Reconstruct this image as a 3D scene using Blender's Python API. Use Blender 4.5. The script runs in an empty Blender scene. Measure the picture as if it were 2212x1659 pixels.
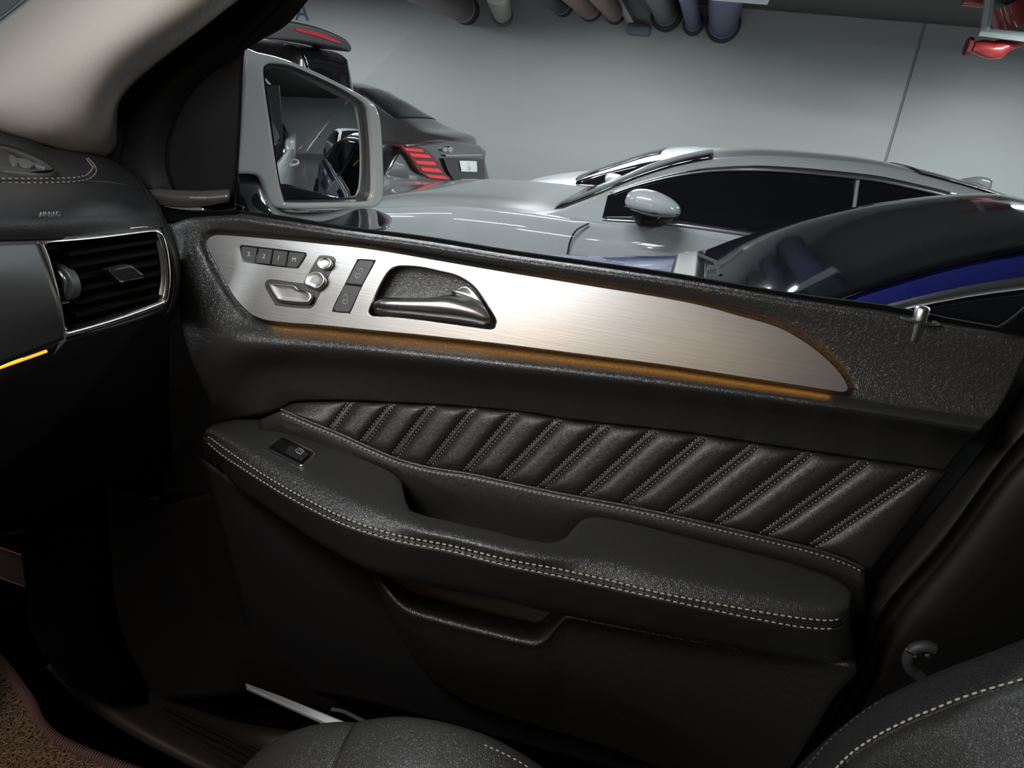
import bpy, bmesh, math, random
import numpy as np
from mathutils import Vector, Matrix
random.seed(7)
V = Vector
S = bpy.context.scene
COL = S.collection

# ------------------------------------------------------------------ camera
HC = 1.55                                   # eye height above the garage floor
FPX = 1533.0
TH, PS, RO = math.radians(21.7), math.radians(12.5), math.radians(6.6)
f0 = V((-math.sin(PS)*math.cos(TH), math.cos(PS)*math.cos(TH), -math.sin(TH)))
r0 = V((math.cos(PS), math.sin(PS), 0))
u0 = r0.cross(f0)
CR = (r0*math.cos(RO)+u0*math.sin(RO)).normalized()
CU = (u0*math.cos(RO)-r0*math.sin(RO)).normalized()
CF = f0.normalized()
cam = bpy.data.cameras.new('camera'); cam.sensor_fit = 'HORIZONTAL'; cam.sensor_width = 36
cam.lens = FPX/2212*36; cam.clip_start = .02; cam.clip_end = 100
co = bpy.data.objects.new('camera', cam); COL.objects.link(co)
m = Matrix.Identity(4)
for i in range(3):
    m[i][0] = CR[i]; m[i][1] = CU[i]; m[i][2] = -CF[i]
m[2][3] = HC
co.matrix_world = m
S.camera = co
S.view_settings.view_transform = 'Standard'; S.view_settings.look = 'None'
S.view_settings.exposure = 0.0; S.view_settings.gamma = 1.0; S.view_settings.use_curve_mapping = False

# ------------------------------------------------------------------ world and lamps
w = bpy.data.worlds.new('garage_air'); S.world = w; w.use_nodes = True
w.node_tree.nodes['Background'].inputs[0].default_value = (.75, .8, .85, 1)
w.node_tree.nodes['Background'].inputs[1].default_value = .012

def area(name, loc, size, size_y, power, col, target=None):
    l = bpy.data.lights.new(name, 'AREA'); l.shape = 'RECTANGLE'; l.size = size; l.size_y = size_y
    l.energy = power; l.color = col
    o = bpy.data.objects.new(name, l); COL.objects.link(o); o.location = loc
    if target is not None:
        o.rotation_euler = (V(target)-V(loc)).to_track_quat('-Z', 'Y').to_euler()
    return o
COOL = (.90, .97, 1.0)
WARM = (1.0, .62, .32)
LAMPS = [(-5.0, 2.6), (-1.0, 2.6), (3.2, 2.6), (-5.0, 6.3), (-1.0, 6.6), (3.2, 6.6), (-6, 8.2), (-1.2, 8.2), (3.4, 8.2),
         (7.5, 2.6), (7.5, 6.5), (-4.2, -.8), (-3.4, -3.0), (-5.6, -2.2), (-2.4, -4.6)]
for (lx, ly) in LAMPS:
    p = 62
    if ly > 6: p = 125
    if ly < 0: p = 48
    if lx > 5: p = 50
    area('ceiling_tube', (lx, ly, 2.72), 1.5, .22, p, COOL, (lx, ly, 0))
# two map-reading lamps in the overhead console
for (x, y, z, p) in ((-.46, -.16, 1.66, .78), (.04, -.20, 1.70, .24)):
    area('map_lamp', (x, y, z), .05, .035, p, WARM, (x+.02, .85, 1.2))

area('cabin_fill', (-.50, .20, 1.755), .42, .22, 6.3, (.95, .98, 1.0), (-.30, .45, .9))  # added fill, stands in for soft light through the windscreen
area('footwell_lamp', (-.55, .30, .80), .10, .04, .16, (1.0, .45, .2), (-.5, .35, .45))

# ------------------------------------------------------------------ helpers
def ray(px, py): return CF*FPX + CR*(px-1106) - CU*(py-829)
CAM = V((0, 0, HC))
def PY(px, py, Y): v = ray(px, py); return CAM + v*(Y/v.y)
def PX(px, py, X): v = ray(px, py); return CAM + v*(X/v.x)
def PZ(px, py, z): v = ray(px, py); return CAM + v*(z/v.z)      # z relative to the eye

def pchip(xs, ys, x):
    xs = np.asarray(xs, float); ys = np.asarray(ys, float); x = np.clip(np.asarray(x, float), xs[0], xs[-1])
    h = np.diff(xs); d = np.diff(ys)/h; n = len(xs)
    mm = np.zeros(n)
    if n == 2: mm[:] = d[0]
    else:
        mm[0] = d[0]; mm[-1] = d[-1]
        for i in range(1, n-1):
            if d[i-1]*d[i] > 0:
                w1 = 2*h[i]+h[i-1]; w2 = h[i]+2*h[i-1]
                mm[i] = (w1+w2)/(w1/d[i-1]+w2/d[i])
    i = np.clip(np.searchsorted(xs, x)-1, 0, n-2)
    t = (x-xs[i])/h[i]
    return ((1+2*t)*(1-t)**2*ys[i] + t*(1-t)**2*h[i]*mm[i] + t*t*(3-2*t)*ys[i+1] + t*t*(t-1)*h[i]*mm[i+1])
def fx(pts): 
    xs = [p[0] for p in pts]; ys = [p[1] for p in pts]
    return lambda x: float(pchip(xs, ys, x))

def cat(pts, n, closed=False):
    """Catmull-Rom through pts (tuples or Vectors), n steps per span"""
    P = [V(p) for p in pts]; out = []; N = len(P)
    rng = N if closed else N-1
    for i in range(rng):
        if closed: a, b, c, d = P[i-1], P[i], P[(i+1) % N], P[(i+2) % N]
        else: a, b, c, d = P[max(i-1, 0)], P[i], P[i+1], P[min(i+2, N-1)]
        for k in range(n):
            t = k/n
            out.append(.5*((2*b)+(c-a)*t+(2*a-5*b+4*c-d)*t*t+(3*b-a-3*c+d)*t**3))
    if not closed: out.append(P[-1].copy())
    return out

def resample(P, n):
    L = [0]
    for a, b in zip(P[:-1], P[1:]): L.append(L[-1]+(b-a).length)
    T = np.linspace(0, L[-1], n)
    A = np.array([list(p) for p in P])
    return [V(q) for q in np.stack([np.interp(T, L, A[:, k]) for k in range(A.shape[1])], 1)]

def tag(o, label=None, cat_=None, group=None, kind=None):
    if label: o['label'] = label
    if cat_: o['category'] = cat_
    if group: o['group'] = group
    if kind: o['kind'] = kind
    return o
def thing(name, loc, label, cat_, group=None):
    o = bpy.data.objects.new(name, None); COL.objects.link(o); o.location = loc
    o.empty_display_size = .05
    return tag(o, label, cat_, group)
def link(name, me, mat, parent=None, label=None, smooth=True, ang=40):
    if mat:
        me.materials.clear(); me.materials.append(mat)
    if smooth:
        me.shade_smooth()
        me.set_sharp_from_angle(angle=math.radians(ang))
    o = bpy.data.objects.new(name, me); COL.objects.link(o)
    if parent:
        o.parent = parent
        if parent.type == 'EMPTY': o.matrix_parent_inverse = Matrix.Translation(-parent.location)
    if label: o['label'] = label
    return o
def mk(name, vs, fs, mat, parent=None, label=None, smooth=True, thick=0, ang=40):
    me = bpy.data.meshes.new(name); me.from_pydata([tuple(v) for v in vs], [], fs); me.update()
    o = link(name, me, mat, parent, label, smooth, ang)
    if thick:
        s = o.modifiers.new('Thickness', 'SOLIDIFY'); s.thickness = thick; s.offset = 0
    return o
def gridfaces(nr, nc, closed=False):
    fs = []
    for r in range(nr-1):
        for c in range(nc-1 if not closed else nc):
            c2 = (c+1) % nc
            fs.append((r*nc+c, r*nc+c2, (r+1)*nc+c2, (r+1)*nc+c))
    return fs
def loft(name, curves, mat, parent=None, nu=40, sub=5, label=None, thick=.003, dens=6, ang=60):
    """surface through curves (lists of Vectors)"""
    rows = [resample(cat(c, dens), nu) for c in curves]
    cols = [cat([r[i] for r in rows], sub) for i in range(nu)]
    nr = len(cols[0]); vs = [cols[c][r] for r in range(nr) for c in range(nu)]
    return mk(name, vs, gridfaces(nr, nu), mat, parent, label, True, thick, ang)
def rows_mesh(name, rows, mat, parent=None, label=None, thick=.003, ang=60, sub=0):
    if sub:
        cols = [cat([r[i] for r in rows], sub) for i in range(len(rows[0]))]
        rows = [[c[k] for c in cols] for k in range(len(cols[0]))]
    nc = len(rows[0]); vs = [p for r in rows for p in r]
    return mk(name, vs, gridfaces(len(rows), nc), mat, parent, label, True, thick, ang)
def tube_data(P, r, seg=8, taper=None):
    vs = []; fs = []; n = len(P); up = V((0, 0, 1))
    for i, p in enumerate(P):
        d = (P[min(i+1, n-1)]-P[max(i-1, 0)]).normalized()
        a = d.cross(up if abs(d.z) < .95 else V((1, 0, 0))).normalized(); b = d.cross(a)
        rr = r*(taper[i] if taper else 1)
        for k in range(seg):
            t = 2*math.pi*k/seg; vs.append(p+a*math.cos(t)*rr+b*math.sin(t)*rr)
    fs = gridfaces(n, seg, True)
    fs.append(tuple(range(seg))[::-1]); fs.append(tuple(range((n-1)*seg, n*seg)))
    return vs, fs
def tube(name, P, r, mat, parent=None, seg=8, label=None, taper=None):
    vs, fs = tube_data([V(p) for p in P], r, seg, taper); return mk(name, vs, fs, mat, parent, label, ang=50)
def box(name, lo, hi, mat, parent=None, label=None, bevel=0.0, rot=None):
    bm = bmesh.new(); bmesh.ops.create_cube(bm, size=1)
    lo = V(lo); hi = V(hi); c = (lo+hi)/2; s = hi-lo
    for v in bm.verts: v.co = V((v.co.x*s.x, v.co.y*s.y, v.co.z*s.z))
    if bevel: bmesh.ops.bevel(bm, geom=bm.edges[:], offset=bevel, segments=2, affect='EDGES', profile=.5)
    if rot: bmesh.ops.transform(bm, matrix=Matrix.Rotation(rot[0], 4, rot[1]), verts=bm.verts)
    for v in bm.verts: v.co += c
    me = bpy.data.meshes.new(name); bm.to_mesh(me); bm.free()
    return link(name, me, mat, parent, label)
def cyl(name, a, b, r, mat, parent=None, seg=24, label=None, bev=0):
    a = V(a); b = V(b); d = (b-a).normalized()
    P = [a, a+d*bev, b-d*bev, b] if bev else [a, b]
    tp = [(r-bev)/r, 1, 1, (r-bev)/r] if bev else None
    vs, fs = tube_data(P, r, seg, tp); return mk(name, vs, fs, mat, parent, label, ang=35)

class Fr:
    """a plane in the scene on which flat pieces are laid out"""
    def __init__(s, o, u, v):
        s.o = V(o); s.u = V(u).normalized(); s.n = s.u.cross(V(v)).normalized(); s.v = s.n.cross(s.u)
        s.M = Matrix.Identity(4)
        for i in range(3): s.M[i][0] = s.u[i]; s.M[i][1] = s.v[i]; s.M[i][2] = s.n[i]; s.M[i][3] = s.o[i]
    def w(s, px, py, h=0):
        d = ray(px, py); o = s.o+s.n*h; t = (o-CAM).dot(s.n)/d.dot(s.n); return CAM+d*t
    def l(s, px, py, h=0):
        q = s.w(px, py, h)-s.o; return (q.dot(s.u), q.dot(s.v))
def solid(name, fr, outline, hb, hf, mat, parent=None, bevel=.001, holes=(), sm=4, label=None, res=2, hpx=None):
    """plate between heights hb..hf over plane fr, outline in picture points of that plane"""
    cu = bpy.data.curves.new(name, 'CURVE'); cu.dimensions = '2D'; cu.fill_mode = 'BOTH'
    cu.extrude = max((hf-hb)/2-bevel, 1e-5); cu.bevel_depth = bevel; cu.bevel_resolution = res; cu.offset = -bevel
    for ol in [outline]+list(holes):
        pts = [V((*fr.l(x, y, hf if hpx is None else hpx), 0)) for x, y in ol]
        if sm: pts = cat(pts, sm, True)
        sp = cu.splines.new('POLY'); sp.points.add(len(pts)-1)
        for i, p in enumerate(pts): sp.points[i].co = (p.x, p.y, 0, 1)
        sp.use_cyclic_u = True
    ob = bpy.data.objects.new('tmp', cu)
    me = bpy.data.meshes.new_from_object(ob)
    bpy.data.objects.remove(ob); bpy.data.curves.remove(cu)
    me.transform(fr.M @ Matrix.Translation((0, 0, (hb+hf)/2)))
    me.name = name
    return link(name, me, mat, parent, label, True, 35)
def text(body, fr, px, py, px2, py2, h, mat, parent, hpx, name='lettering', ext=.0002, label=None, flip=False):
    """lettering centred on px,py, baseline parallel to px,py -> px2,py2, hpx = cap height in picture points"""
    cu = bpy.data.curves.new(name, 'FONT'); cu.body = body; cu.align_x = 'CENTER'; cu.align_y = 'CENTER'
    a = V((*fr.l(px, py, h), h)); b = V((*fr.l(px2, py2, h), h)); c = V((*fr.l(px, py-hpx, h), h))
    cu.size = (c-a).length/.70; cu.extrude = ext
    ob = bpy.data.objects.new('tmp', cu); me = bpy.data.meshes.new_from_object(ob)
    bpy.data.objects.remove(ob); bpy.data.curves.remove(cu)
    d = b-a; ang = math.atan2(d.y, d.x)
    me.transform(fr.M @ Matrix.Translation(a) @ Matrix.Rotation(ang, 4, 'Z'))
    return link(name, me, mat, parent, label, False)
def stitches(name, P, mat, parent, L=.0045, gap=.0035, r=.0006, off=None, label=None):
    """a run of thread dashes along polyline P"""
    T = [0]
    for a, b in zip(P[:-1], P[1:]): T.append(T[-1]+(b-a).length)
    A = np.array([list(p) for p in P]); vs = []; fs = []
    t = 0
    at = lambda q: V([float(np.interp(q, T, A[:, k])) for k in range(3)])
    while t+L < T[-1]:
        a = at(t); b = at(t+L); d = (b-a).normalized(); tc = (CAM-a).normalized()
        s = d.cross(tc).normalized(); n = s.cross(d); a = a+tc*(off or 0); b = b+tc*(off or 0)
        mid = (a+b)/2; i = len(vs)
        vs += [a, mid+s*r+n*r*.6, mid-s*r+n*r*.6, mid-s*r-n*r*.6, mid+s*r-n*r*.6, b]
        vs[i+1:i+5] = [v for v in vs[i+1:i+5]]
        q = [a+d*L*.18, b-d*L*.18]
        vs[i+1:i+5] = []
        for c in q: vs_new = [c+s*r+n*r, c-s*r+n*r, c-s*r-n*r, c+s*r-n*r]; vs[len(vs)-1:len(vs)-1] = vs_new
        # order: a, 4 of q0, 4 of q1, b
        for k in range(4):
            k2 = (k+1) % 4
            fs += [(i, i+1+k, i+1+k2), (i+1+k, i+5+k, i+5+k2, i+1+k2), (i+9, i+5+k2, i+5+k)]
        t += L+gap
    o = mk(name, vs, fs, mat, parent, label); o['kind'] = 'stuff'
    return o

# ------------------------------------------------------------------ materials
def mat(name, col, rough=.5, metal=0.0, spec=.5, bump=None, coat=0.0, var=None, emis=None, aniso=None):
    m = bpy.data.materials.new(name); m.use_nodes = True; nt = m.node_tree; b = nt.nodes['Principled BSDF']
    b.inputs['Base Color'].default_value = (*col, 1); b.inputs['Roughness'].default_value = rough
    b.inputs['Metallic'].default_value = metal; b.inputs['Specular IOR Level'].default_value = spec
    b.inputs['Coat Weight'].default_value = coat; b.inputs['Coat Roughness'].default_value = .04
    tc = nt.nodes.new('ShaderNodeTexCoord')
    if emis:
        b.inputs['Emission Color'].default_value = (*emis[0], 1); b.inputs['Emission Strength'].default_value = emis[1]
    if var:   # (scale vector, amount)
        mp = nt.nodes.new('ShaderNodeMapping'); mp.inputs['Scale'].default_value = var[0]
        nz = nt.nodes.new('ShaderNodeTexNoise'); nz.inputs['Scale'].default_value = 1; nz.inputs['Detail'].default_value = 6
        rp = nt.nodes.new('ShaderNodeValToRGB')
        rp.color_ramp.elements[0].color = (*[c*(1-var[1]) for c in col], 1); rp.color_ramp.elements[0].position = .3
        rp.color_ramp.elements[1].color = (*[min(1, c*(1+var[1])) for c in col], 1); rp.color_ramp.elements[1].position = .7
        nt.links.new(tc.outputs['Object'], mp.inputs[0]); nt.links.new(mp.outputs[0], nz.inputs[0])
        nt.links.new(nz.outputs[0], rp.inputs[0]); nt.links.new(rp.outputs[0], b.inputs['Base Color'])
    if bump:   # ('leather'|'brush'|'fabric'|'paint', strength, distance)
        kind, st, di = bump[:3]
        bp = nt.nodes.new('ShaderNodeBump'); bp.inputs['Strength'].default_value = st; bp.inputs['Distance'].default_value = di
        nt.links.new(bp.outputs[0], b.inputs['Normal'])
        if kind == 'leather':
            nz = nt.nodes.new('ShaderNodeTexNoise'); nz.inputs['Scale'].default_value = 160; nz.inputs['Detail'].default_value = 2
            mx = nt.nodes.new('ShaderNodeMix'); mx.data_type = 'VECTOR'; mx.inputs[0].default_value = .006
            nt.links.new(tc.outputs['Object'], nz.inputs[0])
            nt.links.new(tc.outputs['Object'], mx.inputs[4]); nt.links.new(nz.outputs['Color'], mx.inputs[5])
            vo = nt.nodes.new('ShaderNodeTexVoronoi'); vo.feature = 'DISTANCE_TO_EDGE'; vo.inputs['Scale'].default_value = bump[3]
            nt.links.new(mx.outputs[1], vo.inputs['Vector'])
            mr = nt.nodes.new('ShaderNodeMapRange'); mr.inputs[1].default_value = 0; mr.inputs[2].default_value = .25
            mr.interpolation_type = 'SMOOTHSTEP'
            nt.links.new(vo.outputs['Distance'], mr.inputs[0]); nt.links.new(mr.outputs[0], bp.inputs['Height'])
        elif kind == 'brush':
            mp = nt.nodes.new('ShaderNodeMapping'); mp.inputs['Scale'].default_value = bump[3]
            nz = nt.nodes.new('ShaderNodeTexNoise'); nz.inputs['Scale'].default_value = 1; nz.inputs['Detail'].default_value = 4
            nt.links.new(tc.outputs['Object'], mp.inputs[0]); nt.links.new(mp.outputs[0], nz.inputs[0])
            nt.links.new(nz.outputs[0], bp.inputs['Height'])
        else:
            nz = nt.nodes.new('ShaderNodeTexNoise'); nz.inputs['Scale'].default_value = bump[3]; nz.inputs['Detail'].default_value = 3
            nt.links.new(tc.outputs['Object'], nz.inputs[0]); nt.links.new(nz.outputs[0], bp.inputs['Height'])
    return m
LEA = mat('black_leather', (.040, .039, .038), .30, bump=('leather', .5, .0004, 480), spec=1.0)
LEA2 = mat('black_nappa', (.030, .028, .026), .36, bump=('leather', .35, .0004, 700), spec=.8)
PLAS = mat('soft_black_plastic', (.026, .0255, .025), .55, bump=('paint', .25, .0003, 900))
DARK = mat('black_plastic', (.010, .010, .011), .5)
GLOSSB = mat('piano_black', (.006, .006, .007), .12)
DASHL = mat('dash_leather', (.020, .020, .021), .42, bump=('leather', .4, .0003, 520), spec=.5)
THREAD = mat('grey_thread', (.42, .38, .33), .7)
THREADD = mat('dim_thread', (.25, .22, .19), .7)
BRUSH = mat('brushed_aluminium', (.40, .40, .395), .35, 1.0, bump=('brush', .25, .0003, (14, 900, 900)), var=((9, 500, 500), .07))
CHROME = mat('satin_chrome', (.80, .79, .78), .27, 1.0)
SHINY = mat('polished_chrome', (.85, .85, .86), .08, 1.0)
GUN = mat('gunmetal', (.11, .11, .11), .35, .6)
BTN = mat('button_grey', (.075, .075, .075), .45)
PRINT = mat('white_print', (.62, .62, .60), .6)
PRINTD = mat('dim_print', (.35, .35, .35), .5)
def fabric():
    m = mat('beige_woven_cloth', (.40, .37, .335), .9, spec=.2)
    nt = m.node_tree; b = nt.nodes['Principled BSDF']; tc = nt.nodes.new('ShaderNodeTexCoord')
    wv = nt.nodes.new('ShaderNodeTexWave'); wv.inputs['Scale'].default_value = 190; wv.bands_direction = 'DIAGONAL'
    wv.inputs['Distortion'].default_value = .6
    bp = nt.nodes.new('ShaderNodeBump'); bp.inputs['Strength'].default_value = .35; bp.inputs['Distance'].default_value = .0006
    nt.links.new(tc.outputs['Object'], wv.inputs[0]); nt.links.new(wv.outputs[1], bp.inputs['Height']); nt.links.new(bp.outputs[0], b.inputs['Normal'])
    return m
CLOTH = fabric()
BRUSH.node_tree.nodes['Principled BSDF'].inputs['Anisotropic'].default_value = .5
AMBER = mat('amber_light_guide', (.9, .45, .05), .4, emis=((1, .40, .02), 5.5))
AMBER2 = mat('amber_dash_guide', (.9, .45, .05), .4, emis=((1, .36, .01), 1.5))
def glassmat(name, tint, rough=.01, refl=1.0):
    m = bpy.data.materials.new(name); m.use_nodes = True; nt = m.node_tree; nt.nodes.clear()
    o = nt.nodes.new('ShaderNodeOutputMaterial'); mx = nt.nodes.new('ShaderNodeMixShader')
    t = nt.nodes.new('ShaderNodeBsdfTransparent'); g = nt.nodes.new('ShaderNodeBsdfGlossy'); fr = nt.nodes.new('ShaderNodeFresnel')
    t.inputs[0].default_value = (*tint, 1); g.inputs['Roughness'].default_value = rough; fr.inputs[0].default_value = 1.5
    g.inputs[0].default_value = (refl, refl, refl, 1)
    nt.links.new(fr.outputs[0], mx.inputs[0]); nt.links.new(t.outputs[0], mx.inputs[1]); nt.links.new(g.outputs[0], mx.inputs[2])
    nt.links.new(mx.outputs[0], o.inputs[0]); return m
GLASS = glassmat('clear_window_glass', (.93, .95, .94))
TINT = mat('tinted_car_glass', (.006, .006, .008), .05, spec=.5)
MIRR = mat('mirror_silvering', (.82, .84, .86), .0, 1.0)
WALLM = mat('grey_painted_wall', (.45, .46, .455), .6, var=((.5, 1, 1.6), .05), bump=('paint', .1, .002, 6))
CEILM = mat('dark_sprayed_ceiling', (.085, .09, .08), .95, bump=('paint', .8, .02, 30))
FLOORM = mat('grey_garage_floor', (.13, .13, .13), .25, var=((1, 1, 1), .15))
RUB = mat('tyre_rubber', (.012, .012, .012), .8)
def paint(name, col, rough=.25): return mat(name, col, rough, 0.0, coat=1.0)

# ------------------------------------------------------------------ the garage (setting)
fl = box('floor', (-14, -7, -.1), (16, 11.4, 0), FLOORM); tag(fl, kind='structure')
ce = box('ceiling', (-14, -7, 3.0), (16, 11.4, 3.2), CEILM); tag(ce, kind='structure')
wb = box('wall_back', (-14, 11.015, 0), (16, 11.4, 3.0), mat('joint_backing', (.25, .255, .25), .8)); tag(wb, kind='structure')
xj = PY(1955, 200, 11).x
for a, b in ((-14, xj-.018), (xj+.018, 16)):
    box('wall_panel', (a, 11.0, 0), (b, 11.014, 3.0), WALLM, wb, bevel=.002)
for nm, lo, hi in (('wall_front', (-14, -7.2, 0), (16, -7, 3)), ('wall_left', (-14.2, -7, 0), (-14, 11.4, 3)), ('wall_right', (13, -7, 0), (13.2, 11.4, 3))):
    tag(box(nm, lo, hi, WALLM), kind='structure')
frw = Fr((0, 10.99, 0), (1, 0, 0), (0, 0, 1))
tl = text('A', frw, 652, 27, 700, 30, .002, mat('teal_wall_print', (.07, .13, .17), .6), None, 38, name='wall_letter', ext=.002)
tag(tl, 'small dark teal letter A painted high on the grey wall', 'letter')

# ceiling pipes through the wall
def pipe(px, py, r, col, label, ring=1.25, drop=0, cat_='pipe', group='pipes entering the wall'):
    p = PY(px, py, 10.98)
    t = thing('ceiling_pipe', (p.x, 10.98, p.z), label, cat_)
    M = mat('pipe_paint', col, .45)
    a = V((p.x, 11.0, p.z)); b = V((p.x+.02, 4.0, p.z))
    cyl('pipe', a, b, r, M, t, 28)
    # collar and band
    vs = []; n = 28
    for rr, yy in ((r*1.01, 10.999), (r*1.01, 10.86), (r*ring, 10.90), (r*ring, 10.999)):
        for k in range(n): an = 2*math.pi*k/n; vs.append(V((p.x+rr*math.cos(an), yy, p.z+rr*math.sin(an))))
    mk('wall_collar', vs, gridfaces(4, n, True), mat('dark_sealant', (.035, .037, .045), .7), t)
    vs = []
    for rr, yy in ((r*1.005, 10.80), (r*1.03, 10.79), (r*1.03, 10.77), (r*1.005, 10.76)):
        for k in range(n): an = 2*math.pi*k/n; vs.append(V((p.x+rr*math.cos(an), yy, p.z+rr*math.sin(an))))
    mk('clamp_band', vs, gridfaces(4, n, True), mat('pipe_band', (.4, .4, .42), .4), t)
    return t
U11 = 11/1600
pipe(1562, 52, 27*U11, (.024, .030, .11), 'widest navy blue pipe entering the wall near the ceiling')
pipe(1498, 52, 15*U11, (.028, .034, .12), 'thin navy blue pipe between the wide blue and the grey pipe', 1.4)
pipe(1440, 32, 22*U11, (.065,.065,.072), 'dark grey pipe entering the wall left of the two blue pipes', 1.4)
pipe(1330, 28, 18*U11, (.20, .12, .10), 'brownish pipe entering the wall behind the slanted strut', 1.15)
pipe(1276, 18, 22*U11, (.22, .12, .11), 'wider reddish brown pipe entering the wall, left of the slanted strut', 1.1)
pipe(1217, 12, 19*U11, (.03, .03, .035), 'black pipe entering the wall beside the reddish brown pipe', 1.1)
pipe(1008, 22, 26*U11, (.12, .09, .085), 'lone dark brown pipe entering the wall high above the black sedan', 1.08)
# slanting beige duct beside it
dct = thing('air_duct', PY(1085, 20, 10), 'slanting beige duct beside the lone brown pipe', 'duct')
tube('duct_body', [PY(1085, 28, 10.9), PY(1072, -20, 8.6)], 20*U11, mat('beige_duct', (.30, .29, .25), .6), dct, 20)
tube('duct_end', [PY(1084, 27, 10.80), PY(1086, 33, 10.93)], 22*U11, mat('duct_flange', (.12, .13, .12), .6), dct, 20)
# strut and box
st = thing('pipe_strut', PY(1380, 60, 10.8), 'slanted pale strut ending in a small grey box under the pipes', 'strut')
tube('strut_bar', [PY(1325, -20, 10.6), PY(1368, 55, 10.9)], .05, mat('pale_zinc', (.45, .46, .47), .5, .3), st, 6)
p = PY(1380, 66, 10.9)
box('strut_box', p-V((.15, .08, .05)), p+V((.15, .09, .05)), mat('steel_blue_box', (.16, .22, .25), .5), st, bevel=.01)
box('box_lid', p+V((-.15, -.09, .05)), p+V((.15, .09, .08)), mat('dark_lid', (.05, .05, .06), .5), st, bevel=.01)
tr = thing('cable_tray', PY(1600, 5, 5.4), 'grey metal cable tray over the blue pipes', 'cable tray')
q = PY(1655, 10, 5.5)
box('tray_floor', (PY(1535, 6, 5.5).x, 4.9, q.z), (q.x, 5.5, q.z+.012), mat('galvanised', (.38, .41, .42), .4, .5), tr)
box('tray_side', (q.x-.012, 4.9, q.z), (q.x+.006, 5.5, q.z+.07), mat('galvanised_edge', (.45, .48, .5), .35, .5), tr)
# red sprinkler valve
RED = paint('fire_red', (.26, .012, .014), .45)
rv = thing('sprinkler_valve', PY(2150, 100, 9), 'red fire pipe valve hanging at the upper right below the ceiling', 'valve')
tube('valve_body', [PY(2102, 100, 9), PY(2118, 102, 9), PY(2140, 108, 9), PY(2158, 106, 9), PY(2180, 96, 9), PY(2230, 84, 9)], .085, RED, rv, 14, taper=[.6, .9, 1.0, 1.15, .7, .4])
hw = PY(2094, 100, 9)
cyl('hand_wheel', hw-V((.03, 0, 0)), hw+V((.01, 0, 0)), .09, mat('dark_red', (.15, .01, .015), .5), rv, 10)
tube('riser_pipe', [PY(2175, 10, 9.1), PY(2190, 60, 9.1)], .16, RED, rv, 14)
hg = thing('pipe_hanger', PY(2150, 60, 8.9), 'galvanised bracket holding the red fire pipe', 'bracket')
ZN = mat('zinc', (.42, .45, .45), .4, .5)
tube('hanger_rod', [PY(2140, -30, 8.8), PY(2128, 65, 8.8)], .045, ZN, hg, 6)
tube('hanger_arm', [PY(2115, 68, 8.8), PY(2260, 86, 8.8)], .045, ZN, hg, 6)
rp2 = thing('fire_pipe', PY(2105, 5, 9), 'short red fire pipe at the ceiling left of the bracket', 'pipe')
tube('pipe', [PY(2080, 0, 9), PY(2130, 5, 9)], .05, RED, rp2, 12)
tube('pipe_elbow', [PY(2128, 5, 9), PY(2140, -20, 9)], .055, RED, rp2, 12)

TUBE = mat('lamp_diffuser', (.8, .8, .8), .5, emis=((.9, .97, 1), 5))
for i, (lx, ly) in enumerate(LAMPS[:11]):
    t = thing('ceiling_lamp', (lx, ly, 2.9), 'white tube lamp under the ceiling, %s lamp of the row %s' % ({-5: 'front', -6: 'front', -1: 'middle', 3: 'rear', 7: 'rearmost'}[int(lx)], 'nearest the open car' if ly < 3 else 'between the parked cars' if ly < 8 else 'beside the back wall'), 'lamp', 'tube lamps under the garage ceiling')
    box('housing', (lx-.75, ly-.11, 2.76), (lx+.75, ly+.11, 3.0), mat('white_housing', (.6, .6, .6), .5), t, bevel=.01)
    box('diffuser', (lx-.74, ly-.10, 2.735), (lx+.74, ly+.10, 2.76), TUBE, t)

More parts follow.
